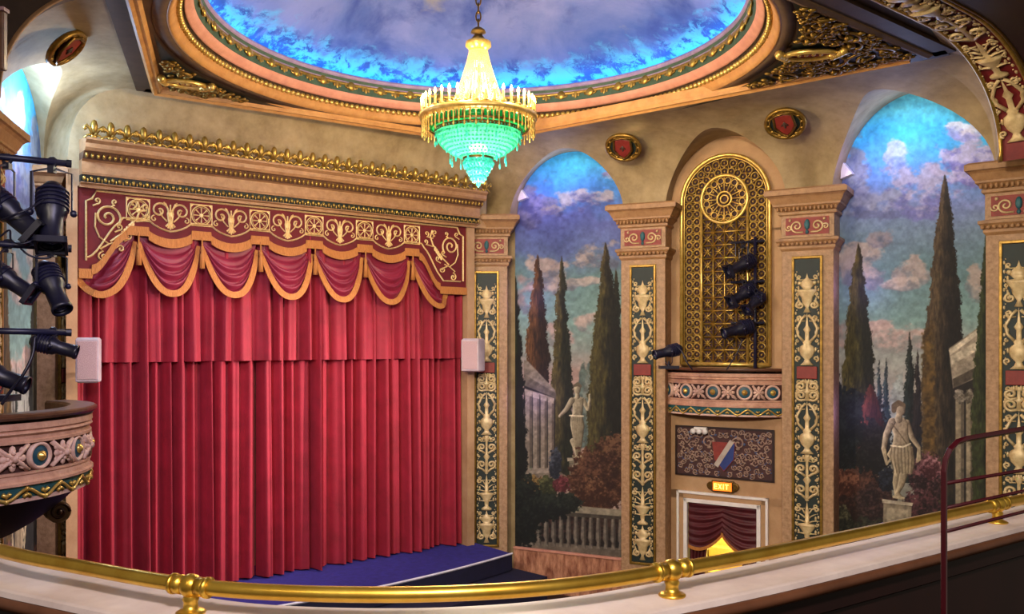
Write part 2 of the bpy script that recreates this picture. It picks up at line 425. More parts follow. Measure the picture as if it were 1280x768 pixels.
# painted dome
def sky_mat():
    m=bpy.data.materials.new('dome sky paint'); m.use_nodes=True; nt=m.node_tree; b=nt.nodes['Principled BSDF']; b.inputs['Roughness'].default_value=.85
    tc=nt.nodes.new('ShaderNodeTexCoord')
    def noise(sc,rng,det=8,dist=0.4,off=(0,0,0),rough=.6):
        mp=nt.nodes.new('ShaderNodeMapping'); mp.inputs['Location'].default_value=off; nt.links.new(tc.outputs['Object'],mp.inputs[0])
        n=nt.nodes.new('ShaderNodeTexNoise'); n.inputs['Scale'].default_value=sc; n.inputs['Detail'].default_value=det; n.inputs['Distortion'].default_value=dist; n.inputs['Roughness'].default_value=rough
        nt.links.new(mp.outputs[0],n.inputs['Vector'])
        r=nt.nodes.new('ShaderNodeValToRGB'); r.color_ramp.elements[0].position=rng[0]; r.color_ramp.elements[1].position=rng[1]
        nt.links.new(n.outputs['Fac'],r.inputs[0]); return r
    def mix(fac,a,c):
        x=nt.nodes.new('ShaderNodeMix'); x.data_type='RGBA'
        nt.links.new(fac.outputs[0],x.inputs['Factor'])
        if isinstance(a,tuple): x.inputs['A'].default_value=(*a,1)
        else: nt.links.new(a.outputs['Result'],x.inputs['A'])
        x.inputs['B'].default_value=(*c,1); return x
    m1=mix(noise(.55,(.38,.66)),hexc('4560ac'),hexc('8088c4'))
    m2=mix(noise(1.1,(.5,.68),off=(3,1,0)),m1,hexc('384c98'))
    m3=mix(noise(.45,(.58,.72),off=(-5,2.5,0)),m2,hexc('a09878'))
    # ragged darker clouds painted round the rim
    m4=mix(noise(3.2,(.48,.56),off=(1,7,0),rough=.75),hexc('58aada'),hexc('2c4892'))
    # cyan glow of the cove light, put into the paint of the rim band
    gr=nt.nodes.new('ShaderNodeVectorMath'); gr.operation='LENGTH'
    sep=nt.nodes.new('ShaderNodeSeparateXYZ'); nt.links.new(tc.outputs['Object'],sep.inputs[0])
    cmb=nt.nodes.new('ShaderNodeCombineXYZ'); nt.links.new(sep.outputs[0],cmb.inputs[0]); nt.links.new(sep.outputs[1],cmb.inputs[1]); nt.links.new(cmb.outputs[0],gr.inputs[0])
    rn=nt.nodes.new('ShaderNodeMath'); rn.operation='MULTIPLY_ADD'; rn.inputs[1].default_value=1.0
    nn=noise(3.0,(.3,.7)); 
    sc=nt.nodes.new('ShaderNodeMath'); sc.operation='MULTIPLY'; sc.inputs[1].default_value=.5; nt.links.new(nn.outputs[0],sc.inputs[0])
    nt.links.new(gr.outputs['Value'],rn.inputs[0]); nt.links.new(sc.outputs[0],rn.inputs[2])
    rr=nt.nodes.new('ShaderNodeValToRGB'); rr.color_ramp.elements[0].position=0; rr.color_ramp.elements[1].position=1
    mr=nt.nodes.new('ShaderNodeMapRange'); mr.inputs['From Min'].default_value=3.45; mr.inputs['From Max'].default_value=3.75; nt.links.new(rn.outputs[0],mr.inputs[0])
    x=nt.nodes.new('ShaderNodeMix'); x.data_type='RGBA'; nt.links.new(mr.outputs[0],x.inputs['Factor']); nt.links.new(m3.outputs['Result'],x.inputs['A']); nt.links.new(m4.outputs['Result'],x.inputs['B'])
    nt.links.new(x.outputs['Result'],b.inputs['Base Color'])
    return m
b=MB(); prof=[]
Rc=3.76; H=1.25
for i in range(25):
    f=i/24; r=Rc*(1-f); prof.append((r,H*(1-(r/Rc)**2)))
b.lathe(prof,seg=96)
dome=b.build('dome',sky_mat(),smooth=True); dome.location=(DC.x,DC.y,9.30)
tag(dome,'shallow dome painted as a cloudy blue sky above the chandelier','dome')
# blue neon tube hidden behind the rim
b=MB(); b.lathe([(3.58+.02*math.cos(a),.02*math.sin(a)) for a in [2*PI*k/6 for k in range(7)]],seg=64)
tube=b.build('cove_light_tube',emit('cyan tube','2cc8ff',24)); tube.location=(DC.x,DC.y,9.17)
tag(tube,'cyan cove light tube behind the inner rim of the dome ring','light')
# ------------------------------------------------------------------ candelabra ornament
def flat_vase(mb,x,z,prof,y=0,sy=.35,seg=10):
    mb.lathe([(r*1.05,h) for r,h in prof],(x,y,z),seg,sy)
def candelabra(L, w, kinds=(0,1,2,3)):
    """relief of vases, scrolls and leaves, x across, z up, y<0 towards the viewer"""
    mb=MB(); z=0; k=0; s=w/.36
    def sc(pts): return [(x,y,zz) for x,y,zz in pts]
    while z<L-.3*s:
        q=kinds[k%len(kinds)]; k+=1; h=[.86,.78,.70,.64][q]*s
        if z+h>L: h=L-z
        f=h/.8
        if q==0:      # footed vase with lyre handles and flame
            flat_vase(mb,0,z,[(.0,0),(.10*s,0),(.05*s,.05*f),(.035*s,.09*f),(.09*s,.15*f),(.115*s,.22*f),(.10*s,.28*f),(.05*s,.32*f),(.07*s,.36*f),(.03*s,.38*f),(.03*s,.5*f),(.055*s,.54*f),(.02*s,.6*f),(.0,.8*f)])
            for g in (-1,1):
                mb.tube([(g*.05*s,0,z+.36*f),(g*.13*s,0,z+.45*f),(g*.15*s,0,z+.56*f),(g*.08*s,0,z+.70*f),(g*.02*s,0,z+.76*f)],.023*s,5)
                mb.tube(spiral(g*.12*s,z+.70*f,.05*s,1.1,PI/2,g),.016*s,5)
                mb.tube(spiral(g*.13*s,z+.1*f,.045*s,1.2,-PI/2,g),.016*s,5)
        elif q==1:    # paired scrolls and palmette
            flat_vase(mb,0,z,[(.0,0),(.03*s,.02*f),(.025*s,.3*f),(.06*s,.36*f),(.02*s,.42*f),(.02*s,.66*f),(.05*s,.72*f),(.0,.8*f)])
            for g in (-1,1):
                mb.tube([(g*.02*s,0,z+.05*f)]+[(p[0],p[1],p[2]) for p in spiral(g*.09*s,z+.2*f,.08*s,1.4,-PI/2,g)],.022*s,5)
                mb.tube([(g*.02*s,0,z+.42*f)]+[(p[0],p[1],p[2]) for p in spiral(g*.09*s,z+.55*f,.075*s,1.4,-PI/2,g)],.022*s,5)
                for a in (.5,.9,1.3): mb.ball((g*.07*s*math.cos(a)*1.3,0,z+.66*f+.1*f*math.sin(a)),.03*s,6,4,(.6,.5,1.3))
                mb.ball((g*.14*s,0,z+.36*f),.022*s,6,4,(1,.6,1))
        elif q==2:    # leafy acanthus cup
            flat_vase(mb,0,z,[(.0,0),(.09*s,0),(.09*s,.04*f),(.03*s,.09*f),(.04*s,.2*f),(.12*s,.34*f),(.13*s,.38*f),(.03*s,.4*f),(.03*s,.6*f),(.0,.8*f)])
            for g in (-1,1):
                for zz,an,l in ((.42,.45,.17),(.5,.8,.15),(.58,1.1,.14),(.2,.3,.12)):
                    x0=g*.03*s; pts=[(x0+g*l*s*t*math.cos(an),0,z+zz*f+l*s*(math.sin(an)*t-.25*t*t)) for t in (0,.35,.7,1)]
                    mb.tube(pts,.03*s,5,.5,taper=lambda t:1-.75*t)
                mb.tube(spiral(g*.13*s,z+.66*f,.045*s,1.2,PI,-g),.015*s,5)
        else:         # bowl and garland
            flat_vase(mb,0,z,[(.0,0),(.05*s,0),(.02*s,.1*f),(.07*s,.22*f),(.08*s,.3*f),(.14*s,.42*f),(.15*s,.46*f),(.05*s,.48*f),(.1*s,.55*f),(.08*s,.63*f),(.02*s,.7*f),(.0,.8*f)])
            for g in (-1,1):
                mb.tube(spiral(g*.1*s,z+.15*f,.065*s,1.5,PI/2,-g),.019*s,5)
                for i in range(5): mb.ball((g*(.14-.012*i)*s,0,z+(.32-.04*i)*f),.016*s,5,3)
                for i in range(3): mb.ball((g*.055*i*s,0,z+.6*f),.035*s,6,4,(1,.5,1))
        for g in (-1,1):
            mb.tube(spiral(g*.115*s,z+.90*h,.038*s,1.2,-PI/2,g,0,12),.012*s,4)
            mb.tube(spiral(g*.135*s,z+.46*h,.03*s,1.1,PI/2,-g,0,10),.011*s,4)
            mb.tube([(g*.03*s,0,z+.84*h),(g*.10*s,0,z+.83*h),(g*.15*s,0,z+.92*h)],.011*s,4)
            for q in (.3,.62): mb.ball((g*.125*s,0,z+q*h),.03*s,6,4,(.55,.4,1.3))
        z+=h
    # small leaves and dots filling the sides
    zz=.1
    while zz<L-.1:
        for g in (-1,1): mb.ball((g*.165*s,0,zz),.017*s,5,3,(1,.6,1.7)); mb.ball((g*.15*s,0,zz+.05),.011*s,5,3)
        zz+=.125
    mb.v=[(x*1.08,y,z) for x,y,z in mb.v]
    return mb
def remap(mb, fn):
    o=MB(); o.v=[tuple(fn(p)) for p in mb.v]; o.f=mb.f; return o

# ------------------------------------------------------------------ pilasters
def make_pilaster(label):
    t=thing('pilaster',label,'pilaster')
    MB().rects([(.41,.22,1.0,0),(.41,.22,1.0,6.5)]).build('shaft',SHAFT,t,bevel=.01)
    b=MB(); b.rects([(.41,.22,.8,6.42),(.44,.19,.8,6.46),(.44,.19,.8,6.5),(.48,.15,.8,6.56),(.50,.13,.8,6.58),(.50,.13,.8,6.62),(.42,.21,.8,6.64)]); b.build('necking',CAPM,t)
    b=MB()
    for i in range(13):
        x=-.44+.88*i/12; b.ball((x,.15,6.53),.032,6,4,(1,.7,1))
    b.build('bead_band',CAPM,t,smooth=True)
    MB().rects([(.42,.21,1.0,6.62),(.42,.21,1.0,7.02)]).build('frieze_block',SHAFT,t,bevel=.01)
    MB().box(-.34,.34,.195,.215,6.68,6.96).build('frieze_panel',REDP,t)
    b=MB()
    for g in (-1,1):
        b.tube([(g*.06,.19,6.72)]+spiral(g*.16,6.82,.1,1.5,-PI/2,g,.19,26),.016,5)
        b.tube(spiral(g*.29,6.80,.055,1.3,PI,-g,.19,18),.012,5)
        b.ball((g*.27,.19,6.92),.025,6,4)
    b.build('frieze_scroll',IVORY,t,smooth=True)
    b=MB(); b.ball((0,.19,6.84),.06,10,6,(.75,.4,1.5)); b.ball((0,.19,6.72),.03,6,4,(1,.5,1.2)); b.build('frieze_boss',BLUET,t,smooth=True)
    b=MB(); b.rects([(.42,.21,.8,7.0),(.46,.18,.8,7.02),(.46,.18,.8,7.06),(.44,.2,.8,7.07),(.51,.13,.8,7.14),(.53,.11,.8,7.15),(.53,.11,.8,7.18),(.55,.10,.8,7.2),(.59,.06,.8,7.28),(.62,.03,.8,7.31),(.65,0,.8,7.32),(.65,0,.8,7.4),(.60,.04,.8,7.43)]); b.build('capital',CAPM,t)
    b=MB()
    for i in range(15):
        x=-.46+.92*i/14; b.ball((x,.145,7.105),.032,6,4,(.8,.8,1.3))
    b.build('egg_moulding',CAPM,t,smooth=True)
    MB().box(-.2,.2,.2,.225,.95,6.28).build('panel',TEAL,t)
    b=MB()
    for x in (-.222,.222): b.box(x-.022,x+.022,.18,.225,.92,6.31)
    b.box(-.244,.244,.18,.225,.90,.945); b.box(-.244,.244,.18,.225,6.285,6.33); b.build('panel_frame',FRAMEG,t,bevel=.008)
    MB().box(-.16,.16,.165,.21,4.33,4.53).build('red_block',REDP,t,bevel=.01)
    b=candelabra(1.70,.36,(0,3)); b=remap(b,lambda p:(p[0],p[1]+.195,p[2]+4.55)); b.build('upper_relief',IVORY,t,smooth=True)
    b=candelabra(3.32,.36,(3,2,1,0,1)); b=remap(b,lambda p:(p[0],p[1]+.195,p[2]+.99)); b.build('lower_relief',IVORY,t,smooth=True)
    return t
p0=make_pilaster('decorated pilaster between the red curtain and the left of the two statue murals')
p0.location=(*PIL['r1'][0],0); p0.rotation_euler=(0,0,PIL['r1'][1])
for k,l in (('r2','decorated pilaster between the robed statue mural and the gilded grille niche'),
            ('r3','decorated pilaster between the gilded grille niche and the short-skirted statue mural'),
            ('r4','partly cut off decorated pilaster at the right edge under the red arch rib'),
            ('l1','decorated pilaster left of the curtain behind the hanging spotlights'),
            ('l2','partly cut off pilaster with capital at the left edge behind the spotlight pipes')):
    q=dup(p0,l,loc=(*PIL[k][0],0),rz=PIL[k][1])
    q['group']='pilasters round the hall'
p0['group']='pilasters round the hall'

# ------------------------------------------------------------------ stage cornice
t=thing('stage_cornice','long carved cornice with gilt palmette crest over the stage','cornice',S(0,0,7.16),TH)
def cprof(prof,m,nm):
    b=MB(); b.sweep([(-o,z) for o,z in prof],[((-3.6,0),(0,1)),((3.46,0),(0,1))]); return b.build(nm,m,t)
z0=7.3-7.3
cprof([(0,-.02),(.05,-.02),(.05,.02),(.10,.04),(.10,.05),(0,.05)],CAPM,'lower_moulding')
cprof([(0,.05),(.09,.05),(.12,.15),(0,.15)],TEAL,'leaf_band')
cprof([(0,.15),(.15,.15),(.16,.18),(.15,.19),(.15,.34),(.19,.36),(0,.36)],CAPM,'fascia')
cprof([(0,.36),(.20,.36),(.27,.46),(0,.46)],BEDM,'bead_bed')
cprof([(0,.46),(.33,.46),(.36,.50),(.36,.56),(.41,.60),(.41,.63),(0,.66)],CAPM,'corona')
b=MB()
for i in range(74):
    x=-3.56+7.0*i/73; b.ball((x,-.115,.10),.034,6,4,(.8,.7,1.1))
    b.ball((x+.048,-.11,.08),.018,5,3,(.7,.7,1.8))
b.build('leaf_band_gilding',GOLD,t,smooth=True)
b=MB()
for i in range(92):
    x=-3.56+7.0*i/91; b.ball((x,-.245,.41),.03,6,4,(.8,.9,1.4))
b.build('bead_moulding',GOLD,t,smooth=True)
def palmette():
    b=MB()
    b.ball((0,-.045,.135),.075,8,5,(.55,.5,1.05)); b.ball((0,-.02,.03),.035,6,4,(1.2,.7,1))
    for g in (-1,1):
        b.tube([(g*.01,-.02,.03),(g*.045,-.05,.10),(g*.085,-.06,.135),(g*.105,-.055,.105),(g*.09,-.05,.085)],.022,5,.8)
        b.tube([(g*.01,-.02,.05),(g*.06,-.03,.035),(g*.105,-.03,-.005)],.02,5,.8,taper=lambda q:1-.4*q)
    return b
pal=palmette().build('palmette',GOLD,t,smooth=True); n=32
for i in range(n):
    o=pal if i==0 else pal.copy()
    if i: COL.objects.link(o)
    o.location=(-3.5+6.88*i/(n-1),-.36,.62); o.scale=(1.25,1.25,1.22)

# ------------------------------------------------------------------ painted corner panels of the ceiling
def spandrel(corner,dir1,dir2,l1,l2,label,r=3.98,cs=1):
    """triangular panel: corner point, along two beams, cut by the circle"""
    t=thing('ceiling_spandrel',label,'ceiling panel',(corner.x,corner.y,CEIL))
    z=-.02
    # boundary
    A=corner+dir1*l1; B=corner+dir2*l2
    a0=math.atan2((A-DC).y,(A-DC).x); a1=math.atan2((B-DC).y,(B-DC).x)
    d=(a1-a0+PI)%(2*PI)-PI
    arc=[DC+Vector((math.cos(a0+d*i/24),math.sin(a0+d*i/24),0))*r for i in range(25)]
    poly=[corner]+arc
    b=MB(); b.add([(p.x-corner.x,p.y-corner.y,z) for p in poly],[tuple(range(len(poly)))]); b.build('ground',mat('black teal ground','07100e','122019',.6),t)
    # scrolls scattered inside
    b=MB(); rnd=random.Random(5); placed=[]
    def inside(p,m):
        for dd in (dir1,dir2):
            nn=Vector((-dd.y,dd.x,0)); 
            if nn.dot(DC-corner)<0: nn=-nn
            if (p-corner).dot(nn)<m: return False
        return (p-DC).length>r+m
    cen=sum(poly,Vector())/len(poly)
    for k in range(5000):
        p=corner+dir1*rnd.uniform(0,l1)+dir2*rnd.uniform(0,l2)
        rad=rnd.choice((.24,.17,.12,.08))
        if not inside(p,rad*.8): continue
        if ((p-cart[0]).length if cart else 9)<.55*cs: continue
        if any((p-q).length<(rad+r2)*.8 for q,r2 in placed): continue
        placed.append((p,rad))
        st=rnd.uniform(0,6.28); sg=rnd.choice((-1,1))
        pts=[(q[0],q[2],z-.03-.03*math.sin(i*.5)) for i,q in enumerate(spiral(p.x-corner.x,p.y-corner.y,rad,1.6,st,sg,0,20))]
        b.tube(pts,.022 if rad>.1 else .016,5)
        for j in range(5):
            a=st+j*1.25; b.ball((p.x-corner.x+rad*1.02*math.cos(a),p.y-corner.y+rad*1.02*math.sin(a),z-.04),.04,6,4,(1.4,.7,.6))
        b.ball((p.x-corner.x,p.y-corner.y,z-.05),.045 if rad>.1 else .03,6,4)
    b.build('scrollwork',FRAMEG,t,smooth=True)
    if cart:
        p,ax=cart; ax=ax.normalized(); ay=Vector((-ax.y,ax.x,0))
        def loc(u,v,w): u*=cs; v*=cs; q=p-corner+ax*u+ay*v; return (q.x,q.y,w)
        b=MB(); b.add([loc(.42*math.cos(2*PI*i/32),.2*math.sin(2*PI*i/32),z-.06) for i in range(32)],[tuple(range(32))])
        b.build('cartouche_field',REDP,t)
        b=MB(); b.tube([loc(.44*math.cos(2*PI*i/40),.22*math.sin(2*PI*i/40),z-.07) for i in range(40)],.035,6,closed=True)
        for sg in (-1,1):
            for q in range(4): b.ball(loc(sg*(.42+.05*q),.12-.08*q,z-.07),.06,6,4)
        for q in range(4): b.ball(loc(-.2+.13*q,.0,z-.07),.03,6,4,(1,1.5,.6))
        b.build('cartouche_frame',GOLDB,t,smooth=True)
    return t
dBRk=(BK-BR).normalized(); dBRn=-RV
nn1=Vector((-dBRk.y,dBRk.x,0)); nn1=nn1 if nn1.dot(DC-BR)>0 else -nn1
nn2=Vector((-dBRn.y,dBRn.x,0)); nn2=nn2 if nn2.dot(DC-BR)>0 else -nn2
cart=(Vector((3.78,11.15,0)),Vector((.95,-.2,0)))
spandrel(BR+nn1*.28+nn2*.28,dBRk,dBRn,4.2,3.2,'gilded scrollwork ceiling panel with red oval cartouche at upper right',cs=.68)
dL1=(BK-BL).normalized(); dL2=(NL-BL).normalized()
m1=Vector((-dL1.y,dL1.x,0)); m1=m1 if m1.dot(DC-BL)>0 else -m1
m2=Vector((-dL2.y,dL2.x,0)); m2=m2 if m2.dot(DC-BL)>0 else -m2
cart=(Vector((-4.6,12.4,0)),dL1)
spandrel(BL+m1*.28+m2*.28,dL1,dL2,2.6,2.4,'small dark gilded ceiling panel at upper left over the stage',cs=.6)

# ------------------------------------------------------------------ arch ribs
t=thing('arch_rib','broad red arch rib with gilt vases springing from the right edge pilaster','arch',(RIB0.x,RIB0.y,CAP))
PH=[-.09]+[PI/2*i/24 for i in range(25)]+[PI/2+.1*i for i in range(1,20)]
W=.52
def ribgrid(o0,o1,d0,d1,m,nm,flip=False):
    b=MB(); b.m=Matrix.Translation((-RIB0.x,-RIB0.y,-CAP)); n=len(PH)-1
    b.grid(n,1,lambda i,j: rib_pt(PH[int(round(i*n))],o0+(o1-o0)*j,d0+(d1-d0)*j)); return b.build(nm,m,t,smooth=True)
ribgrid(0,.05,0,0,BROWNC,'plain_margin')
ribgrid(.04,W,.03,.03,CRIM,'red_band')
def ribtube(off,dr,r,m,nm):
    b=MB(); b.m=Matrix.Translation((-RIB0.x,-RIB0.y,-CAP)); b.tube([rib_pt(p,off,dr) for p in PH],r,6); b.build(nm,m,t,smooth=True)
ribtube(.05,.05,.03,GOLD,'gilt_edge'); ribtube(W,.05,.03,GOLD,'gilt_edge'); ribtube(W+.05,.06,.018,BRONZE,'outer_edge')
# arc length table for the relief
def rib_frame(s):
    acc=0; prev=rib_pt(0,W/2,.03)
    for i in range(1,400):
        ph=i*.009 if i*.009<PI/2 else PI/2+(i*.009-PI/2)
        p=rib_pt(ph,W/2,.03); d=(p-prev).length
        if acc+d>=s or i==399: tdir=(p-prev).normalized(); return prev+tdir*(s-acc),tdir
        acc+=d; prev=p
b=candelabra(4.6,.40,(0,2,1,3)); cache={}
def mp(p):
    s=max(0.0,p[2])+.12; key=round(s,2)
    if key not in cache: cache[key]=rib_frame(key)
    q,td=cache[key]; nor=td.cross(NV).normalized()
    c=q-Vector((0,0,0)); 
    if nor.dot(DC+Vector((0,0,3))-q)<0: nor=-nor
    r=c+NV*p[0]+nor*(.03-p[1])+td*(s-key); return (r.x-RIB0.x,r.y-RIB0.y,r.z-CAP)
remap(b,mp).build('vase_relief',IVORY,t,smooth=True)
# dark vault of the balcony beyond the rib, and the soffit between rib and ceiling
b=MB(); n=len(PH)-1
b.grid(n,1,lambda i,j: rib_pt(PH[int(round(i*n))],W+.05+6*j,.06))
struct(b.build('ceiling_balcony',WOODD,smooth=True))
b=MB(); b.grid(1,1,lambda i,j: (lambda p,q:tuple(p.lerp(q,j)[:2])+(CEIL+.03,))(BR+RV*(.6-9.6*i)-NV*.2,Vector((RIB0.x,RIB0.y,0))-RV*(.5+9*i)+NV*.03)); struct(b.build('trim_1',DARKB))
# left rib, dark on the side turned to the balcony
LB=Vector((-4.38,7.5,0))
def lrib(ph,off=0):
    if ph<=PI/2: k=1.2*(1-math.cos(ph)); z=7.0+1.2*math.sin(ph)
    else: k=1.2+(ph-PI/2)*4; z=8.2+(ph-PI/2)*1.2
    p=LB+RV*k+NV*off; return Vector((p.x,p.y,z))
t=thing('arch_rib','dark arch rib at the top left corner above the shadowed wall','arch',(LB.x,LB.y,7.0))
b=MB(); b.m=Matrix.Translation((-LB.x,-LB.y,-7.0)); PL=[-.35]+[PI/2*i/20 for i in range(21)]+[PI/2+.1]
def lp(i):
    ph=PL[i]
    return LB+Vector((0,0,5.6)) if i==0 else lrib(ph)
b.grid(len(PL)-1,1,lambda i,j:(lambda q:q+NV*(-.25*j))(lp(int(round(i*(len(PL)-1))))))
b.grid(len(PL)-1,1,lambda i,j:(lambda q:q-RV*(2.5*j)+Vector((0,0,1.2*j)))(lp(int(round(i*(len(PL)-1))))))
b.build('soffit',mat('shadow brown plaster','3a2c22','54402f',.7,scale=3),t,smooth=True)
b=MB(); b.m=Matrix.Translation((-LB.x,-LB.y,-7.0))
b.tube([lrib(p,0) for p in PL[1:]],.02,6); b.build('edge_bead',CAPM,t,smooth=True)
# dark loudspeaker column at the very left edge
bq=at(-8,88,6.6)
t=thing('hanging_box','narrow dark box with pink lit top at the left edge high on the wall','box',bq)
h=73*6.6/1100
MB().box(-.1,.09,-.03,.03,0,h).build('casing',BARK,t,bevel=.01)
MB().box(-.11,.10,-.04,.04,h,h+.03).build('lid',mat('pink lit lid','8c6a74','b08a96',.4),t,bevel=.006)  # pink light on the box top, put into the lid colour

# ------------------------------------------------------------------ oval shields on the cove
def shield(label):
    t=thing('shield_medallion',label,'medallion',group='oval shields on the plaster cove')
    b=MB(); b.lathe([(0,-.0),(.3,0),(.3,-.03),(0,-.03)],(0,0,0),28,.82,axis='y'); b.build('oval_ground',TEAL,t,smooth=False)
    b=MB(); b.tube([(.3*math.cos(2*PI*i/32),-.04,.25*math.sin(2*PI*i/32)) for i in range(32)],.035,6,closed=True)
    b.tube([(.245*math.cos(2*PI*i/32),-.045,.2*math.sin(2*PI*i/32)) for i in range(32)],.014,5,closed=True)
    for i in range(12):
        a=2*PI*i/12; b.ball((.27*math.cos(a),-.05,.222*math.sin(a)),.035,6,4,(1.3,.6,.8))
    b.build('oval_frame',FRAMEG,t,smooth=True)
    sh=[(-.13,.15),(0,.18),(.13,.15),(.145,-.03),(.07,-.14),(0,-.19),(-.07,-.14),(-.145,-.03)]
    MB().prism(sh,-.075,-.03).build('shield',mat('shield red','64180f','8a2c22',.5,scale=8),t,bevel=.01)
    b=MB(); P=[(x*1.12,-.075,z*1.12) for x,z in sh]; b.tube(P,.022,5,closed=True)
    b.build('shield_border',BRONZE,t,smooth=True)
    b=MB(); b.ball((0,-.085,.0),.035,6,4,(.6,.4,1.8)); b.tube([(-.05,-.085,-.01),(0,-.085,.05),(.05,-.085,-.01)],.012,5); b.build('emblem',DARKB,t,smooth=True)
    return t
def cove_frame(base,beam,pxy):
    """find the cove height whose picture row is y, along one column"""
    lo,hi=.02,PI/2-.02
    best=min((abs(px_of(cove_pt(base,beam,p))[1]-pxy),p) for p in [lo+(hi-lo)*i/400 for i in range(401)])[1]
    q=cove_pt(base,beam,best); d=(cove_pt(base,beam,best+.02)-cove_pt(base,beam,best-.02)).normalized(); return q,d
def place_shield(t,base_of,frs,px,py):
    best=None
    for f in frs:
        base,beam=base_of(f); q,d=cove_frame(base,beam,py)
        e=abs(px_of(q)[0]-px)
        if best is None or e<best[0]: best=(e,q,d,f)
    _,q,d,f=best
    b0,_=base_of(f-.01); b1,_=base_of(f+.01); x=(b1-b0).normalized()
    zax=(d.normalized()*.62+Vector((0,0,.38))).normalized(); y=zax.cross(x).normalized(); x=y.cross(zax)
    if y.dot(q-Vector((0,0,EYE)))<0: y=-y
    x=y.cross(zax)
    m=Matrix((x,y,zax)).transposed().to_4x4(); m.translation=q-y*.14
    t.matrix_world=m
allc=[(c[0],c[1]) for c in cols_r]
def base_r(f):
    # piecewise along right wall W line: 0..1 bay1, 1..2 niche, 2..3 bay2
    i=min(2,max(0,int(f))); b=(bay1,bayN,bay2)[i]; fr=((.05,.40),(.40,.69),(.69,.97))[i]; g=f-i
    return b.A+b.d*(b.L*g), BmR(fr[0]+(fr[1]-fr[0])*g)
def base_l(f): return bayL.A+bayL.d*(bayL.L*f), BmL(.25+.65*f)
fr=[i*.01 for i in range(5,296)]
s0=shield('oval gilt shield medallion between the robed statue arch and the niche'); place_shield(s0,base_r,fr,782,178)
s1=dup(s0,'oval gilt shield medallion between the niche and the right hand mural arch'); place_shield(s1,base_r,fr,985,147)
s2=dup(s0,'oval gilt shield medallion at upper left above the left wall arch'); place_shield(s2,base_l,[i*.01-1 for i in range(0,190)],70,46)
# ------------------------------------------------------------------ stage: floor, curtains, valance
t=thing('stage_floor','blue carpeted stage apron with white front edge strip','stage',S(0,0,0),TH)
def apron(a):  # front line, bowed
    return 1.43-.41*(a/3.55)**2
na=40; top=[(a0,.9) for a0 in (-3.6,)]
aa=[-3.72+7.27*i/na for i in range(na+1)]
b=MB(); b.grid(na,6,lambda i,j:(lambda a:(a, 1.15+(-apron(a)-1.15)*j, STAGE))(aa[int(round(i*na))])); b.build('carpet',CARPET,t)
b=MB(); b.grid(na,1,lambda i,j:(lambda a:(a,-apron(a)+.0, STAGE-.30*j))(aa[int(round(i*na))])); b.grid(1,1,lambda i,j:(aa[-1],-apron(aa[-1])*i,STAGE-.3*j)); b.build('front_facing',NAVY,t)
b=MB(); b.tube([(a,-apron(a),STAGE+.005) for a in aa],.022,5); b.build('edge_strip',EDGEW,t)
b=MB(); b.grid(na,3,lambda i,j:(lambda a:(a+.25*j, .3+(-apron(a)-.7-.3)*j, STAGE-.32))(aa[int(round(i*na))])); 
b.grid(na,1,lambda i,j:(lambda a:(a+.25, -apron(a)-.7, (STAGE-.32)*(1-j)))(aa[int(round(i*na))])); b.build('lower_step',NAVY,t)

def drape(a0,a1,b0,z0,z1,name,m,label,cat,pw_,amp,seed,wav=.0,curve=0):
    rnd=random.Random(seed); xs=[a0]
    while xs[-1]<a1-.05: xs.append(xs[-1]+pw_*rnd.uniform(.7,1.35))
    k=(a1-a0)/(xs[-1]-a0); xs=[a0+(x-a0)*k for x in xs]
    amps=[amp*rnd.uniform(.55,1.25) for _ in xs]; drift=[rnd.uniform(-.05,.05) for _ in xs]; low=[rnd.uniform(0,wav) for _ in xs]
    pts=[]; K=10
    for i in range(len(xs)-1):
        for q in range(K): pts.append((i,q/K))
    pts.append((len(xs)-2,1.0))
    def f(u,v):
        i,q=pts[int(round(u*(len(pts)-1)))]
        x=xs[i]+(xs[i+1]-xs[i])*q
        y=amps[i]*(math.sin(PI*q)**1.05)
        y+=.22*amps[i]*math.sin(2*PI*q*1.5+i*2.3)*math.sin(PI*q)
        spread=1+.25*(1-v)
        x+=drift[i]*(1-v)*math.sin(PI*q)
        zz=z0+low[i]*math.sin(PI*q)*1.0
        return (x,-(b0)-y*spread, zz+(z1-zz)*v)
    o=MB(); 
    o.grid(len(pts)-1,10,f)
    c=o.build(name,m,None,smooth=True); c.location=S(0,0,0); c.rotation_euler=(0,0,TH)
    return tag(c,label,cat)
drape(-3.62,-.80,-.45,STAGE+.02,7.2,'stage_curtain',VELVET,'left half of the pleated red stage curtain beside the left wall','curtain',.23,.24,3,.02)
drape(-.78,3.34,-.45,STAGE+.02,7.2,'stage_curtain',VELVET,'right half of the pleated red stage curtain reaching the blue carpet','curtain',.23,.24,8,.02)
drape(-3.62,3.34,-.30,4.62,7.2,'curtain_border',VELVU,'short pleated red border curtain hanging below the swags','curtain',.29,.17,11,.01)

# valance
VT=thing('valance','maroon stage valance with gold embroidery, fringe, swags and tassels','valance',S(0,0,4.9),TH)
VB=-.06   # set back of the pelmet from the wall line
tabs=[stage_a(px,VB) for px in (172,251,324,392,455,514)]
AL,AR=-3.60,3.29
aL=tabs[0]-.64; aR=tabs[-1]+.62; tw=.15
def sm(x): x=max(0,min(1,x)); return x*x*(3-2*x)
def zb(a):
    for tb in tabs:
        if abs(a-tb)<=tw: return 1.74
    if a<tabs[0]:
        if a<aL: return 1.07
        q=(a-aL)/(tabs[0]-tw-aL); return 1.13+.55*(sm(q**1.0))
    if a>tabs[-1]:
        if a>aR: return 1.07
        q=(aR-a)/(aR-tabs[-1]-tw); return 1.13+.55*(sm(q))
    for i in range(5):
        l,r=tabs[i]+tw,tabs[i+1]-tw
        if l<a<r: q=(a-l)/(r-l); return 1.685-.10*math.sin(PI*q)**.8
    return 1.6
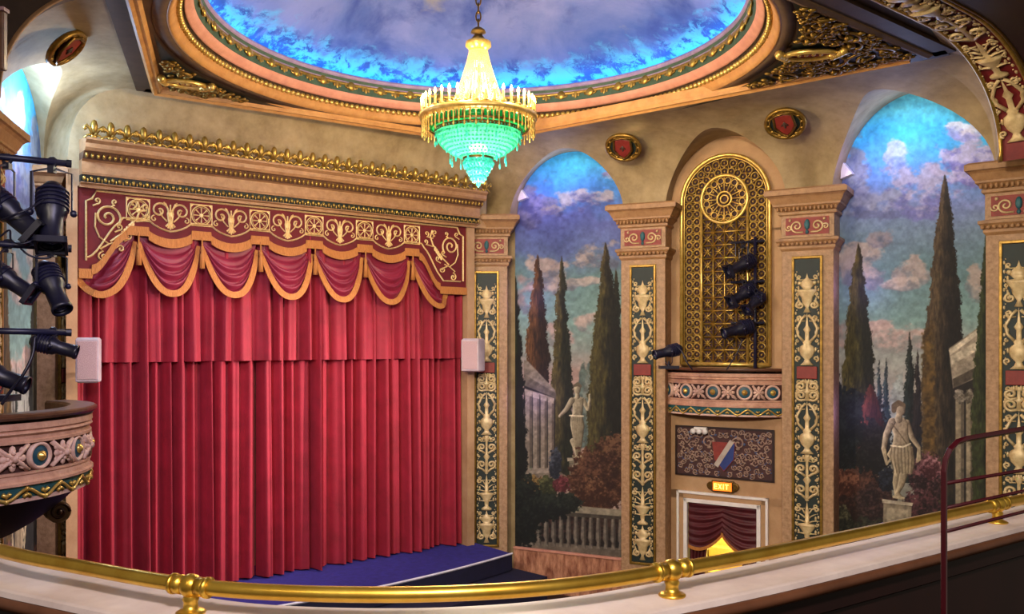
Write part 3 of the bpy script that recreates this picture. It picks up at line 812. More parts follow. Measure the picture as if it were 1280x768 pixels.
sam=[]
brk=sorted([AL,AR,aL,aR]+[tb+s*tw for tb in tabs for s in (-1,1)])
for i in range(len(brk)-1):
    for q in range(9): sam.append(brk[i]+1e-5+(brk[i+1]-brk[i]-2e-5)*q/8)
n=len(sam)-1; yv=-VB
b=MB()
b.grid(n,1,lambda i,j:(lambda a:(a,yv,zb(a)+(2.75-zb(a))*j))(sam[int(round(i*n))]))
pel=b.build('pelmet',PELM,VT,solid=.03)
b=MB()
b.grid(n,1,lambda i,j:(lambda a:(a,yv-.03-.02*(1-j),zb(a)-.13+.14*j))(sam[int(round(i*n))]))
b.build('border_fringe',FRINGE,VT,solid=.02)
# embroidery lines
E=MB(); ye=yv-.025
def zline(a): return max(zb(x) for x in (a-.07,a,a+.07))+.12
E.tube([(a,ye,zline(a)) for a in sam if AL+.1<a<AR-.1],.028,4,.5)
ztop=2.22
E.tube([(AL+.1,ye,1.2),(AL+.1,ye,ztop-.16),(AL+.18,ye,ztop-.12),(AL+.24,ye,ztop),(AR-.24,ye,ztop),(AR-.18,ye,ztop-.12),(AR-.1,ye,ztop-.16),(AR-.1,ye,1.2)],.03,4,.5)
E.build('border_embroidery',EMBRO,VT)
def rosette(a,z):
    e=MB(); h=.165
    e.tube([(a-h,ye,z-h),(a+h,ye,z-h),(a+h,ye,z+h),(a-h,ye,z+h)],.014,4,.6,closed=True)
    for sx in (-1,1):
        for sz in (-1,1): e.add([(a+sx*h,ye,z+sz*h),(a+sx*(h-.055),ye,z+sz*h),(a+sx*h,ye,z+sz*(h-.055))],[(0,1,2)])
    for r_,w in ((.15,.016),(.125,.008)): e.tube([(a+r_*math.cos(2*PI*i/24),ye,z+r_*math.sin(2*PI*i/24)) for i in range(24)],w,4,.6,closed=True)
    for i in range(8):
        an=2*PI*i/8; e.tube([(a+.035*math.cos(an),ye,z+.035*math.sin(an)),(a+.115*math.cos(an),ye,z+.115*math.sin(an))],.018,4,.6,taper=lambda q:.5+.7*q)
    e.ball((a,ye,z),.035,8,4,(1,.4,1)); return e
for tb in tabs: rosette(tb,2.0).build('embroidered_rosette',EMBRO,VT)
def scrollpair(a,z):
    e=MB()
    for g in (-1,1):
        e.tube([(a+g*.02,ye,z-.16),(a+g*.04,ye,z-.02)]+spiral(a+g*.16,z+.02,.13,1.35,PI if g>0 else 0,-g,ye,26),.024,4,.6)
        e.tube(spiral(a+g*.24,z-.11,.05,1.0,PI/2,-g,ye,12),.017,4,.6)
        e.tube([(a+g*.16,ye,z+.02),(a+g*.12,ye,z-.07),(a+g*.05,ye,z-.14)],.018,4,.6)
        for q in (.35,.75): e.tube([(a,ye,z-.13),(a+g*.1*math.sin(q),ye,z-.13-.12*math.cos(q))],.021,4,.6,taper=lambda x:.5+.8*x)
        e.tube([(a+g*.02,ye,z+.02),(a+g*.07,ye,z+.13),(a+g*.10,ye,z+.15)],.018,4,.6)
    e.tube([(a,ye,z-.26),(a,ye,z+.12)],.021,4,.6); e.ball((a,ye,z-.03),.04,8,4,(1,.4,1.2)); return e
for i in range(5): scrollpair((tabs[i]+tabs[i+1])/2,2.0).build('embroidered_scroll',EMBRO,VT)
def endscroll(a,g):
    """acanthus scroll in the end panels; g=+1 opens to the right"""
    e=MB()
    e.tube(spiral(a+g*.26,1.85,.19,1.7,-PI*.2 if g>0 else PI*1.2,g,ye,34),.027,4,.6)
    e.tube([(a+g*.10,ye,1.9),(a+g*.09,ye,1.7),(a+g*.15,ye,1.55),(a+g*.28,ye,1.46),(a+g*.4,ye,1.5)],.02,4,.6)
    e.tube([(a+g*.28,ye,1.46),(a+g*.16,ye,1.38)]+spiral(a+g*.2,1.27,.075,1.4,PI/2,g,ye,16),.021,4,.6)
    e.tube([(a+g*.34,ye,1.46)]+spiral(a+g*.44,1.40,.06,1.2,PI,-g,ye,14),.021,4,.6)
    e.tube([(a+g*.3,ye,1.5),(a+g*.45,ye,1.62),(a+g*.56,ye,1.74),(a+g*.66,ye,1.85),(a+g*.72,ye,2.0),(a+g*.68,ye,2.12)],.024,4,.6)
    for (x,z_,r_,s_) in ((.62,2.08,.06,1),(.8,2.05,.055,-1),(.82,1.9,.05,-1),(.55,1.6,.05,1),(.42,1.72,.05,1),(.12,2.08,.05,1),(.36,2.08,.045,-1)):
        e.tube([(a+g*.66*1 if x>.58 else a+g*(x-.06),ye,z_-.08)]+spiral(a+g*x,z_,r_,1.1,-PI/2,s_*g,ye,12),.020,4,.6)
    for i in range(5):
        e.ball((a+g*(.47+.035*i),ye,1.62+.04*i),.038,6,4,(.8,.4,1.3))
    return e
endscroll(AL+.13,1).build('embroidered_acanthus',EMBRO,VT)
endscroll(AR-.13,-1).build('embroidered_acanthus',EMBRO,VT)
# swags
def swag(l,r,zl,zr,drop,seed):
    rnd=random.Random(seed); c=(l+r)/2; h=(r-l)/2
    nf=6
    def f(i,j):
        u=-1+2*i; sag=(.05+ (drop-.05)*j)
        e=1-abs(u)**2.3
        x=c+h*u*(1-.03*j)
        zt=zl+(zr-zl)*i
        fold=math.sin(j*2*PI*nf+.8*math.sin(seed))*.05*e**.5*(.35+.65*j)
        y=yv+.05-.17*e*sm(j*1.6)-fold
        z_=zt-.13*j*(1-e)-sag*e+fold*.4
        fw=sm((zb(max(AL,min(AR,x)))-.14-z_)/.22)
        y=yv+.05-(.17*e*sm(j*1.6)+.0)*fw-fold*fw
        return (x,y,z_)
    b=MB(); b.grid(32,40,f); s=b.build('swag',SWAGM,VT,smooth=True)
    b=MB()
    def g(i,j):
        p=f(i,1); q0=f(max(0,i-.02),1); q1=f(min(1,i+.02),1)
        d=Vector((q1[0]-q0[0],0,q1[2]-q0[2])).normalized(); nrm=Vector((d.z,0,-d.x))
        w=.10*(.5+.5*(1-abs(2*i-1)**6))
        return (p[0]+nrm.x*w*(j-.2),p[1]-.012-.01*j,p[2]+nrm.z*w*(j-.2))
    b.grid(40,1,g); b.build('swag_fringe',FRINGE,s,solid=.015)
for i in range(5): swag(tabs[i]+.03,tabs[i+1]-.03,1.66,1.66,.87,i)
swag(aL-.25,tabs[0]-.03,1.28,1.66,.72,7); swag(tabs[-1]+.03,aR+.25,1.66,1.28,.72,9)
for tb in tabs:
    b=MB(); b.lathe([(0,1.66),(.012,1.65),(.012,1.5),(.026,1.48),(.03,1.45),(.018,1.42),(.032,1.39),(.042,1.17),(0,1.17)],(tb,yv-.06,0),10); b.build('tassel',FRINGE,VT,smooth=True)

# ------------------------------------------------------------------ speakers
def speaker(label,p,rz,s=1):
    t=thing('loudspeaker',label,'speaker',p,rz); t.scale=(s,s,1)
    b=MB(); b.rects([(.145,-.15,.13,-.33),(.175,-.19,.14,-.31),(.175,-.19,.14,.27),(.15,-.15,.13,.30)]); b.build('cabinet',SPKR,t,bevel=.008)
    MB().box(-.15,.15,-.2,-.185,-.28,.245).build('grille',SPKG,t,bevel=.004)
    b=MB(); b.tube([(0,.12,.05),(0,.35,.05)],.02,6); b.tube([(0,.12,-.2),(0,.35,-.2)],.02,6); b.build('wall_bracket',BLACK,t)
    return t
speaker('white loudspeaker fixed on the pilaster right of the curtain',at(592,443,16.75),R(-20))
speaker('white loudspeaker hung in front of the curtain at left under the spotlights',at(111,449,12.3),R(18),.84)
b=MB()
q=at(111,449,12.3)
# ------------------------------------------------------------------ grille in the niche
g0=bayN; pc,sc_=on_line(907,bay_back(g0,0,0),bay_back(g0,g0.L,0)); YG=pc.y
gang=math.atan2(g0.d.y,g0.d.x)
t=thing('niche_grille','tall arched gilded lattice grille with a wheel rosette in the niche','grille',(pc.x,pc.y,EYE+(430-457)*YG/FOC),gang)
HW=.80; HT=3.72; R1=HW; zc=HT-R1      # overall half width and height
mpt=lambda x,z,y=-.05:(x,y,z)
def archpath(h,z0,zc_,n=24,y=-.06): return [(-h,y,z0)]+[(-h*math.cos(PI*i/n),y,zc_+h*math.sin(PI*i/n)) for i in range(n+1)]+[(h,y,z0)]
b=MB(); b.prism([(p[0],p[2]) for p in archpath(HW,0,zc)],-.02,.02); b.build('backing',CHOC,t)
b=MB(); b.tube(archpath(HW,0,zc),.035,6); b.tube(archpath(HW-.05,0.04,zc),.012,5); b.tube([(-HW,-.06,0.02),(HW,-.06,.02)],.04,6); b.build('outer_frame',GOLDB,t,smooth=True)
ih=.42; b=MB()
for x in (-ih,ih): b.tube([(x,-.07,.04),(x,-.07,zc+.02)],.025,6)
b.tube([(ih*math.cos(2*PI*i/40),-.075,zc+.02+ih*math.sin(2*PI*i/40)) for i in range(40)],.03,6,closed=True)
b.build('inner_frame',GOLDB,t,smooth=True)
b=MB()
for r_,w in ((.13,.022),(.07,.018)): b.tube([(r_*math.cos(2*PI*i/24),-.07,zc+.02+r_*math.sin(2*PI*i/24)) for i in range(24)],w,5,closed=True)
for i in range(16):
    an=2*PI*i/16; b.tube([(.13*math.cos(an),-.07,zc+.02+.13*math.sin(an)),(.40*math.cos(an),-.07,zc+.02+.40*math.sin(an))],.012,5)
    an+=PI/16; b.tube([(.33*math.cos(an)+.055*math.cos(q),-.07,zc+.02+.33*math.sin(an)+.055*math.sin(q)) for q in [2*PI*k/10 for k in range(10)]],.010,4,closed=True)
    b.ball((.24*math.cos(an),-.07,zc+.02+.24*math.sin(an)),.022,5,3)
b.build('wheel_rosette',GOLDB,t,smooth=True)
b=MB(); nc=4; cs=2*ih/nc; rows=int((zc+.02)/cs)
for i in range(1,nc): b.tube([(-ih+i*cs,-.05,.04),(-ih+i*cs,-.05,zc-.30)],.016,5)
nr=11; rs=(zc-.36)/nr
for j in range(nr+1): b.tube([(-ih,-.05,.04+j*rs),(ih,-.05,.04+j*rs)],.016,5)
for i in range(nc):
    for j in range(nr):
        x=-ih+(i+.5)*cs; z=.04+(j+.5)*rs
        for sx in (-1,1): b.tube([(x-sx*cs*.46,-.045,z-rs*.46),(x,-.06,z),(x+sx*cs*.46,-.045,z+rs*.46)],.014,4)
        for sx in (-1,0,1,2):
            an=sx*PI/2; b.tube([(x,-.05,z),(x+.08*math.cos(an),-.045,z+.08*math.sin(an))],.014,4,taper=lambda q:1-.7*q)
        b.ball((x,-.06,z),.028,6,4)
b.build('lattice',GOLD,t,smooth=True)
b=MB(); bw=(HW-.05+ih)/2; rr=(HW-.06-ih)/4
path=archpath(bw,0.05,zc,40)
P=[Vector(p) for p in path]; 
# resample the border line
L=[0]; 
for i in range(1,len(P)): L.append(L[-1]+(P[i]-P[i-1]).length)
cnt=int(L[-1]/(rr*1.75)); 
for k in range(cnt+1):
    s=L[-1]*k/cnt; i=max(0,min(len(P)-2,next((q for q in range(len(L)) if L[q]>=s),len(L)-1)-1)); f_=(s-L[i])/max(1e-6,L[i+1]-L[i]); c=P[i].lerp(P[i+1],f_)
    d=(P[i+1]-P[i]).normalized(); nrm=Vector((-d.z,0,d.x))
    for o_ in (-1,1):
        cc=c+nrm*(rr*.92*o_)
        b.tube([(cc.x+rr*.8*math.cos(2*PI*q/10),-.05,cc.z+rr*.8*math.sin(2*PI*q/10)) for q in range(10)],.013,4,closed=True)
        b.ball((cc.x,-.05,cc.z),.022,5,3)
    b.ball((c.x,-.055,c.z),.03,6,4)
    b.tube([c-nrm*rr*1.8+d*rr*.87,c+nrm*rr*1.8+d*rr*.87],.008,4)
b.build('border_tracery',GOLD,t,smooth=True)

# ------------------------------------------------------------------ balconettes
def box_balcony(label,c,ang,rad,half,zt,zbm,ros,volute=False,back=.5,rail=.1):
    """bowed balcony; arc centre c, facing -y in local frame, half = half opening angle"""
    t=thing('box_balcony',label,'balcony',(c[0],c[1],zbm),ang)
    H=zt-zbm; n=48
    def arc(r,h): return [((r*math.sin(-half+2*half*i/n),-r*math.cos(-half+2*half*i/n)+0),(math.sin(-half+2*half*i/n),-math.cos(-half+2*half*i/n))) for i in range(n+1)]
    def sw(prof,m,nm,sm_=False):
        b=MB(); path=[((0,0),o) for p,o in arc(1,0)]
        b.sweep([(rad+o,z) for o,z in prof],path); o=b.build(nm,m,t)
        if sm_:
            for p in o.data.polygons: p.use_smooth=True
        return o
    # wooden rim: an open ring
    sw([(rail,H-.05),(rail+.02,H-.03),(rail+.02,H-.01),(rail,H),(-.13,H),(-.15,H-.02),(-.15,H-.08),(-.02,H*.89),(.05,H*.90)],BARK,'top_rim')
    sw([(-.04,H*.89),(.04,H*.89),(.045,H*.82),(.03,H*.80),(.04,H*.79),(.045,H*.77),(.02,H*.74),(.02,H*.70),(.035,H*.69),(.035,H*.66),(-.04,H*.66)],BOXST,'upper_moulding')
    sw([(-.04,H*.67),(.0,H*.67),(.0,H*.3),(-.04,H*.3)],CHOC,'frieze_wall')
    sw([(-.04,H*.34),(.03,H*.34),(.03,H*.31),(.02,H*.30),(.03,H*.24),(.05,H*.22),(.05,H*.19),(-.04,H*.19)],BOXST,'lower_moulding')
    sw([(-.04,H*.2),(.03,H*.2),(.0,0.02),(-.04,.02)],BLUET,'blue_band')
    sw([(-.04,.03),(.02,.03),(.02,0),(-.04,0)],RELIEF,'bottom_bead')
    # frieze height
    f0,f1=H*.34,H*.66; fh=f1-f0; zm=(f0+f1)/2; rr=fh*.5
    def pt(a,z,o): r=rad+o; return (r*math.sin(a),-r*math.cos(a),z)
    for a in ros:
        m_=Matrix.Translation(pt(a,zm,0.005))@Matrix.Rotation(a,4,'Z')
        b=MB(); b.m=m_; b.lathe([(rr*.72,.0),(rr*.75,-.02),(rr*.9,-.03),(rr*1.0,-.015),(rr*1.02,.01)],seg=24,axis='y'); rg=b.build('rosette',RELIEF,t,smooth=True)
        b=MB(); b.m=m_; b.lathe([(rr*.76,-.008),(rr*.5,-.018),(rr*.3,-.02),(0,-.02)],seg=20,axis='y'); b.build('dish',NAVYD,rg,smooth=True)
        b=MB(); b.m=m_; b.lathe([(rr*.34,-.02),(rr*.36,-.035),(rr*.24,-.04),(rr*.2,-.05),(0,-.06)],seg=14,axis='y'); b.build('boss',GOLDB,rg,smooth=True)
    ra=sorted(ros); mids=[(ra[i]+ra[i+1])/2 for i in range(len(ra)-1)]
    for i,a in enumerate(mids):
        w=(ra[i+1]-ra[i])*rad-2*rr; hw=max(.05,w/2)
        b=MB(); b.m=Matrix.Translation(pt(a,zm,0.01))@Matrix.Rotation(a,4,'Z'); hh=fh*.45
        for sx in (-1,1):
            b.tube([(-sx*hw,0,-hh),(-sx*hw*.4,-.02,-hh*.35),(0,-.03,0),(sx*hw*.4,-.02,hh*.35),(sx*hw,0,hh)],.026,5,.7)
            b.tube(spiral(sx*hw*.62,hh*.55,fh*.11,1.2,0,sx,-.01,12),.014,4); b.tube(spiral(sx*hw*.62,-hh*.55,fh*.11,1.2,0,-sx,-.01,12),.014,4)
            b.ball((sx*hw*.55,-.01,0),.03,6,4,(1.4,.6,1)); b.ball((0,-.01,sx*hh*.6),.03,6,4,(1,.6,1.4))
        for q in range(8):
            an=2*PI*q/8; b.ball((.045*math.cos(an),-.025,.045*math.sin(an)),.018,6,4)
        b.ball((0,-.045,0),.03,6,4); b.build('carved_cross',RELIEF,t,smooth=True)
    b=MB(); ln=2*half*rad; nw=int(ln/.16)
    for ph in (0,):
        b.tube([pt(-half+2*half*i/(nw*6),H*.09+H*.055*math.sin(i/6*PI),.03) for i in range(nw*6+1)],.014,5)
    for i in range(nw):
        a=-half+2*half*(i+.5)/nw
        b.tube([pt(a+q*.3/rad*.1,H*.09+.02*abs(q)*(1 if i%2 else -1),.03) for q in (-1,0,1)],.018,4)
        b.ball(pt(a,H*.09+(H*.06 if i%2==0 else -H*.06),.03),.022,5,3)
    b.build('gilt_wave',GOLDB,t,smooth=True)
    # floor and curved underside
    b=MB(); fl=[pt(-half+2*half*i/n,.04,-.03) for i in range(n+1)]
    b.add(fl+[(fl[-1][0],back,.04),(fl[0][0],back,.04)],[tuple(range(n+3))]); b.build('floor_slab',BARK,t)
    b=MB()
    def un(i,j):
        a=-half+2*half*i; k=1-j; sc=(k**.8)
        x,y,_=pt(a,0,-.02); ye_=back
        return (x*(.18+.82*sc), ye_+(y-ye_)*sc, .02-.75*(1-(1-j)**1.6) if rad>.9 and volute else .02-.16*j)
    b.grid(n,8,un); b.build('underside',WOODD,t,smooth=True)
    return t
pcB,_=on_line(903,bay_back(bayN,0,0),bay_back(bayN,bayN.L,0))
rad=1.72; half=math.asin(1.08/rad); sag=rad*math.cos(half)
cB=plan(pcB,gang,0,-.08+sag)
box_balcony('bowed stone box balcony under the gilded grille on the right wall',cB,gang-R(0),rad,half,EYE-.42,EYE-1.25,[-.58,-.31,0,.31,.58])
box_balcony('bowed stone box balcony cut off by the left edge with spotlights over it',(-4.9,7.3),R(40),1.24,R(112),EYE-.535,EYE-1.22,[R(q) for q in (-100,-78,-56,-34,-12,10,32,54,76,98)],volute=True,back=1.2,rail=.06)
# scroll bracket under the left balcony
t=thing('scroll_bracket','dark carved scroll bracket beneath the left box balcony','bracket',at(72,642,7.9),R(40))
b=MB(); b.lathe([(.0,-.07),(.1,-.07),(.1,.12),(0,.12)],(0,0,.02),18,axis='y'); b.box(-.45,.0,-.05,.1,.03,.13); b.build('scroll',SHAFT,t,bevel=.01)
b=MB(); b.tube(spiral(0,.02,.085,1.5,0,1,-.075,20),.013,5); b.ball((0,-.08,.02),.028,6,4); b.build('spiral_carving',BARK,t,smooth=True)

# ------------------------------------------------------------------ painted panel, exit sign, doorway under the balcony
def bayN_y(px):
    p,_=on_line(px,bay_back(bayN,0,0),bay_back(bayN,bayN.L,0)); return p
pa=bayN_y(906); fr_m=Matrix.Translation((pa.x,pa.y,0))@Matrix.Rotation(gang,4,'Z')
inv=fr_m.inverted()
def LX(px): q=bayN_y(px); return (inv@Vector((q.x,q.y,0))).x
def LZ(px,py): return EYE+(HY-py)*bayN_y(px).y/FOC
x0,x1=LX(846),LX(967); zt=LZ(906,536); zbm=LZ(906,597)
t=thing('crest_panel','dark painted crest panel with scrolls below the right box balcony','panel',(pa.x,pa.y,zbm),gang)
h=zt-zbm; w=(x1-x0); xm=(x0+x1)/2
MB().box(x0,x1,-.015,.0,0,h).build('ground',mat('crest ground','341a1a','4e2c2a',.7,scale=6),t)
b=MB()
for q in ((x0,x1,-.03,0,-.02,.015),(x0,x1,-.03,0,h-.015,h+.02),(x0-.02,x0+.015,-.03,0,-.02,h+.02),(x1-.015,x1+.02,-.03,0,-.02,h+.02)): b.box(*q)
b.build('border',WOODD,t)
b=MB(); rnd=random.Random(4); b2=MB()
pl=[]
for k in range(6000):
    r_=rnd.choice((.17,.12,.08,.055)); u=rnd.uniform(.02,w/2-.03); z_=rnd.uniform(.03,h-.03)
    if u<.2 and z_<h*.85 and z_>h*.08: continue
    if u+r_>w/2-.02 or z_-r_<.0 or z_+r_>h: continue
    if any(math.hypot(u-q[0],z_-q[1])<(r_+q[2])*.86 for q in pl): continue
    pl.append((u,z_,r_)); st=rnd.uniform(0,6.28); sg=rnd.choice((-1,1))
    for g in (-1,1):
        b.tube([(xm+g*(p[0]),p[1],p[2]) for p in spiral(u,z_,r_,1.4,st,sg,-.025,16)],.026 if r_>.1 else .016,5,.5)
        for j in range(4):
            an=st+1.6*j; (b2 if (j+len(pl))%3==0 else b).ball((xm+g*(u+r_*.75*math.cos(an)),-.02,z_+r_*.75*math.sin(an)),r_*.30,6,4,(1.2,.35,.8))
b.build('scrolls',mat('crest scrolls','86685a','b89c88',.6,scale=9),t,smooth=True); b2.build('blue_leaves',mat('crest blue','2a3a64','55688e',.6,scale=9),t,smooth=True)
b=MB(); b.prism([(xm-.20,h*.72),(xm+.22,h*.72),(xm+.2,h*.38),(xm+.02,h*.12),(xm-.16,h*.36)],-.04,-.01); b.build('shield',REDP,t)
b=MB(); b.prism([(xm+.12,h*.70),(xm+.215,h*.70),(xm+.19,h*.38),(xm+.02,h*.14),(xm-.12,h*.32)],-.046,-.01); b.build('blue_half',mat('crest shield blue','1a2a66','2c4488',.6),t)
b=MB(); b.prism([(xm-.16,h*.26),(xm-.09,h*.20),(xm+.2,h*.72),(xm+.13,h*.78)],-.055,-.01); b.build('white_bend',mat('crest white','9a8c80','c8bcae',.6),t)
t=thing('emergency_lamp','small twin headed emergency lamp on the crest panel','lamp',(fr_m@Vector((LX(877),-.06,LZ(877,536)))),gang)
b=MB(); b.box(-.12,.12,-.02,.05,-.02,.03); b.build('bar',WHITE,t,bevel=.005)
for x in (-.11,.0,.11):
    b=MB(); b.m=Matrix.Translation((x,-.03,-.04)); b.lathe([(0,-.06),(.05,-.06),(.045,0),(.02,.03),(0,.03)],seg=10,axis='y'); b.build('lamp_head',WHITE,t,smooth=True)
# exit sign
pe=fr_m@Vector((LX(904.5),-.02,LZ(904,608)))
t=thing('exit_sign','small lit orange EXIT sign in a dark scrolled frame over the doorway','sign',pe,gang)
b=MB(); b.box(-.20,.20,-.05,.02,-.10,.10)
for g in (-1,1): b.lathe([(0,-.05),(.075,-.05),(.075,.02),(0,.02)],(g*.215,0,0),12,axis='y')
b.build('frame',BRONZE,t,bevel=.01)
MB().box(-.17,.17,-.06,-.045,-.075,.075).build('glass_panel',emit('exit sign amber glass','ff7a1e',1.6),t)
b=MB(); w_=.055; hh=.045; th_=.014
def bar(x0_,z0_,x1_,z1_):
    d=Vector((x1_-x0_,0,z1_-z0_)); nn=Vector((-d.z,0,d.x)).normalized()*th_/2
    b.prism([(x0_+nn.x,z0_+nn.z),(x1_+nn.x,z1_+nn.z),(x1_-nn.x,z1_-nn.z),(x0_-nn.x,z0_-nn.z)],-.066,-.058)
x=-.14
bar(x,-hh,x,hh)
for z in (-hh+.007,0,hh-.007): bar(x,z,x+.05,z)
x=-.065; bar(x,-hh,x+.055,hh); bar(x,hh,x+.055,-hh)
bar(.025,-hh,.025,hh)
x=.085; bar(x-.032,hh-.007,x+.032,hh-.007); bar(x,-hh,x,hh)
b.build('letters',emit('exit letters yellow','ffe066',2.6),t)
# doorway: white double frame, yellow passage behind, red swagged door curtain
zt=LZ(906,620); xl,xr=LX(847),LX(961); 
t=thing('door_frame','white double line door frame of the doorway under the EXIT sign','door frame',(pa.x,pa.y,0),gang)
Hd=LZ(906,618)
def frame(o,i_,y0,y1,m,nm):
    b=MB()
    b.box(xl+o,xl+i_,y0,y1,0,Hd-o); b.box(xr-i_,xr-o,y0,y1,0,Hd-o); b.box(xl+o,xr-o,y0,y1,Hd-i_,Hd-o); b.build(nm,m,t,bevel=.006)
for (q0,q1,z0_,z1_) in ((-1.6,xl+.15,0,Hd),(xr-.15,1.6,0,Hd),(-1.6,1.6,Hd-.15,6.9)):
    NICHE_MB.add([tuple(fr_m@Vector((q0,.004,z0_))),tuple(fr_m@Vector((q1,.004,z0_))),tuple(fr_m@Vector((q1,.004,z1_))),tuple(fr_m@Vector((q0,.004,z1_)))],[(0,1,2,3)])
def nb2(i,j):
    u=bayN.c-bayN.h*1.06*math.cos(PI*i); k=arch_f(u-bayN.c,bayN.h*1.061)
    p=bay_back(bayN,u,6.85+(CAP+bayN.back*k-6.85)*j); return p+bayN.nin*.004
NICHE_MB.grid(40,8,nb2); struct(NICHE_MB.build('wall_niche',NICHEP))
frame(0,.045,-.06,.02,WHITE,'outer_moulding'); frame(.045,.13,-.035,.02,NICHEP,'stone_band'); frame(.13,.20,-.055,.02,WHITE,'inner_moulding')
# passage behind
b=MB()
for q in ((xl+.2,xr-.2),):
    a_,c_=q
    b.add([(a_,.0,0),(a_,1.6,0),(a_,1.6,Hd),(a_,.0,Hd)],[(0,1,2,3)]); b.add([(c_,.0,0),(c_,1.6,0),(c_,1.6,Hd),(c_,.0,Hd)],[(0,1,2,3)])
    b.add([(a_,1.6,0),(c_,1.6,0),(c_,1.6,Hd),(a_,1.6,Hd)],[(0,1,2,3)]); b.add([(a_,0,Hd),(c_,0,Hd),(c_,1.6,Hd),(a_,1.6,Hd)],[(0,1,2,3)]); b.add([(a_,0,.01),(c_,0,.01),(c_,1.6,.01),(a_,1.6,.01)],[(0,1,2,3)])
o=struct(b.build('wall_passage',YELW)); o.matrix_world=fr_m
b=MB()
for k in range(5): b.box(xl+.25,xr-.25,.5+.22*k,1.55,0,.18*(k+1)+.5)
o=b.build('stair_flight',mat('tan stair','a8843c','c8a850',.6),None); o.matrix_world=fr_m; tag(o,'tan steps rising in the lit passage behind the doorway curtain','stairs')
t=thing('door_curtain','maroon swagged curtain hung in the doorway under the EXIT sign','curtain',(pa.x,pa.y,0),gang)
DCUR=mat('door curtain','38060e','5a0f18',.6,scale=4,sheen=.4)
A_,B_=xl+.2,xr-.2; C_=(A_+B_)/2; zt=Hd-.2
def dsw(l,r,seed,zi,zo,nm='swag'):
    c=(l+r)/2; h=(r-l)/2
    def f(i,j):
        u=-1+2*i; e=1-abs(u)**2; fold=math.sin(j*2*PI*6)*.02*(.4+e)
        # inner edge shorter than the outer
        edge=zi+(zo-zi)*i
        return (c+h*u,.03-.03*e-fold*1.2,zt-j*(edge+.14*e)+fold*.2)
    b=MB(); b.grid(20,36,f); s=b.build(nm,DCUR,t,smooth=True)
    b=MB(); b.grid(20,1,lambda i,j:(lambda p:(p[0],p[1]-.02,p[2]+.01-.06*j))(f(i,1))); b.build('fringe',FRINGE,s,solid=.01)
dsw(A_,C_+.02,1,.78,.50); dsw(C_-.02,B_,2,.50,.78)
for g,xe in ((-1,A_),(1,B_)):
    def f(i,j):
        w=.52*(1-.45*math.sin(PI*min(1,(1-j)*.75))); x=xe-g*i*w
        return (x,.10+.03*math.sin(i*5*2*PI),zt*j)
    b=MB(); b.grid(40,12,f); b.build('side_drape',DCUR,t,smooth=True)
# ------------------------------------------------------------------ painted murals
def vnoise(x,y,seed):
    xi=np.floor(x).astype(np.int64); yi=np.floor(y).astype(np.int64); fx=x-xi; fy=y-yi
    fx=fx*fx*(3-2*fx); fy=fy*fy*(3-2*fy)
    def h(a,b):
        n=(a*374761393+b*668265263+seed*974634777)&0xffffffff
        n=((n^(n>>13))*1274126177)&0xffffffff; n=n^(n>>16)
        return (n&0xffff)/65535.0
    return (h(xi,yi)*(1-fx)+h(xi+1,yi)*fx)*(1-fy)+(h(xi,yi+1)*(1-fx)+h(xi+1,yi+1)*fx)*fy
def fbm(x,y,seed,o=5):
    s=0;a=.5;t=0
    for i in range(o): s=s+a*vnoise(x*2**i,y*2**i,seed+i*17); t+=a; a*=.55
    return s/t
def ss(a,b,x): t=np.clip((x-a)/(b-a),0,1); return t*t*(3-2*t)
def C(h): return np.array([int(h[i:i+2],16)/255 for i in (0,2,4)])
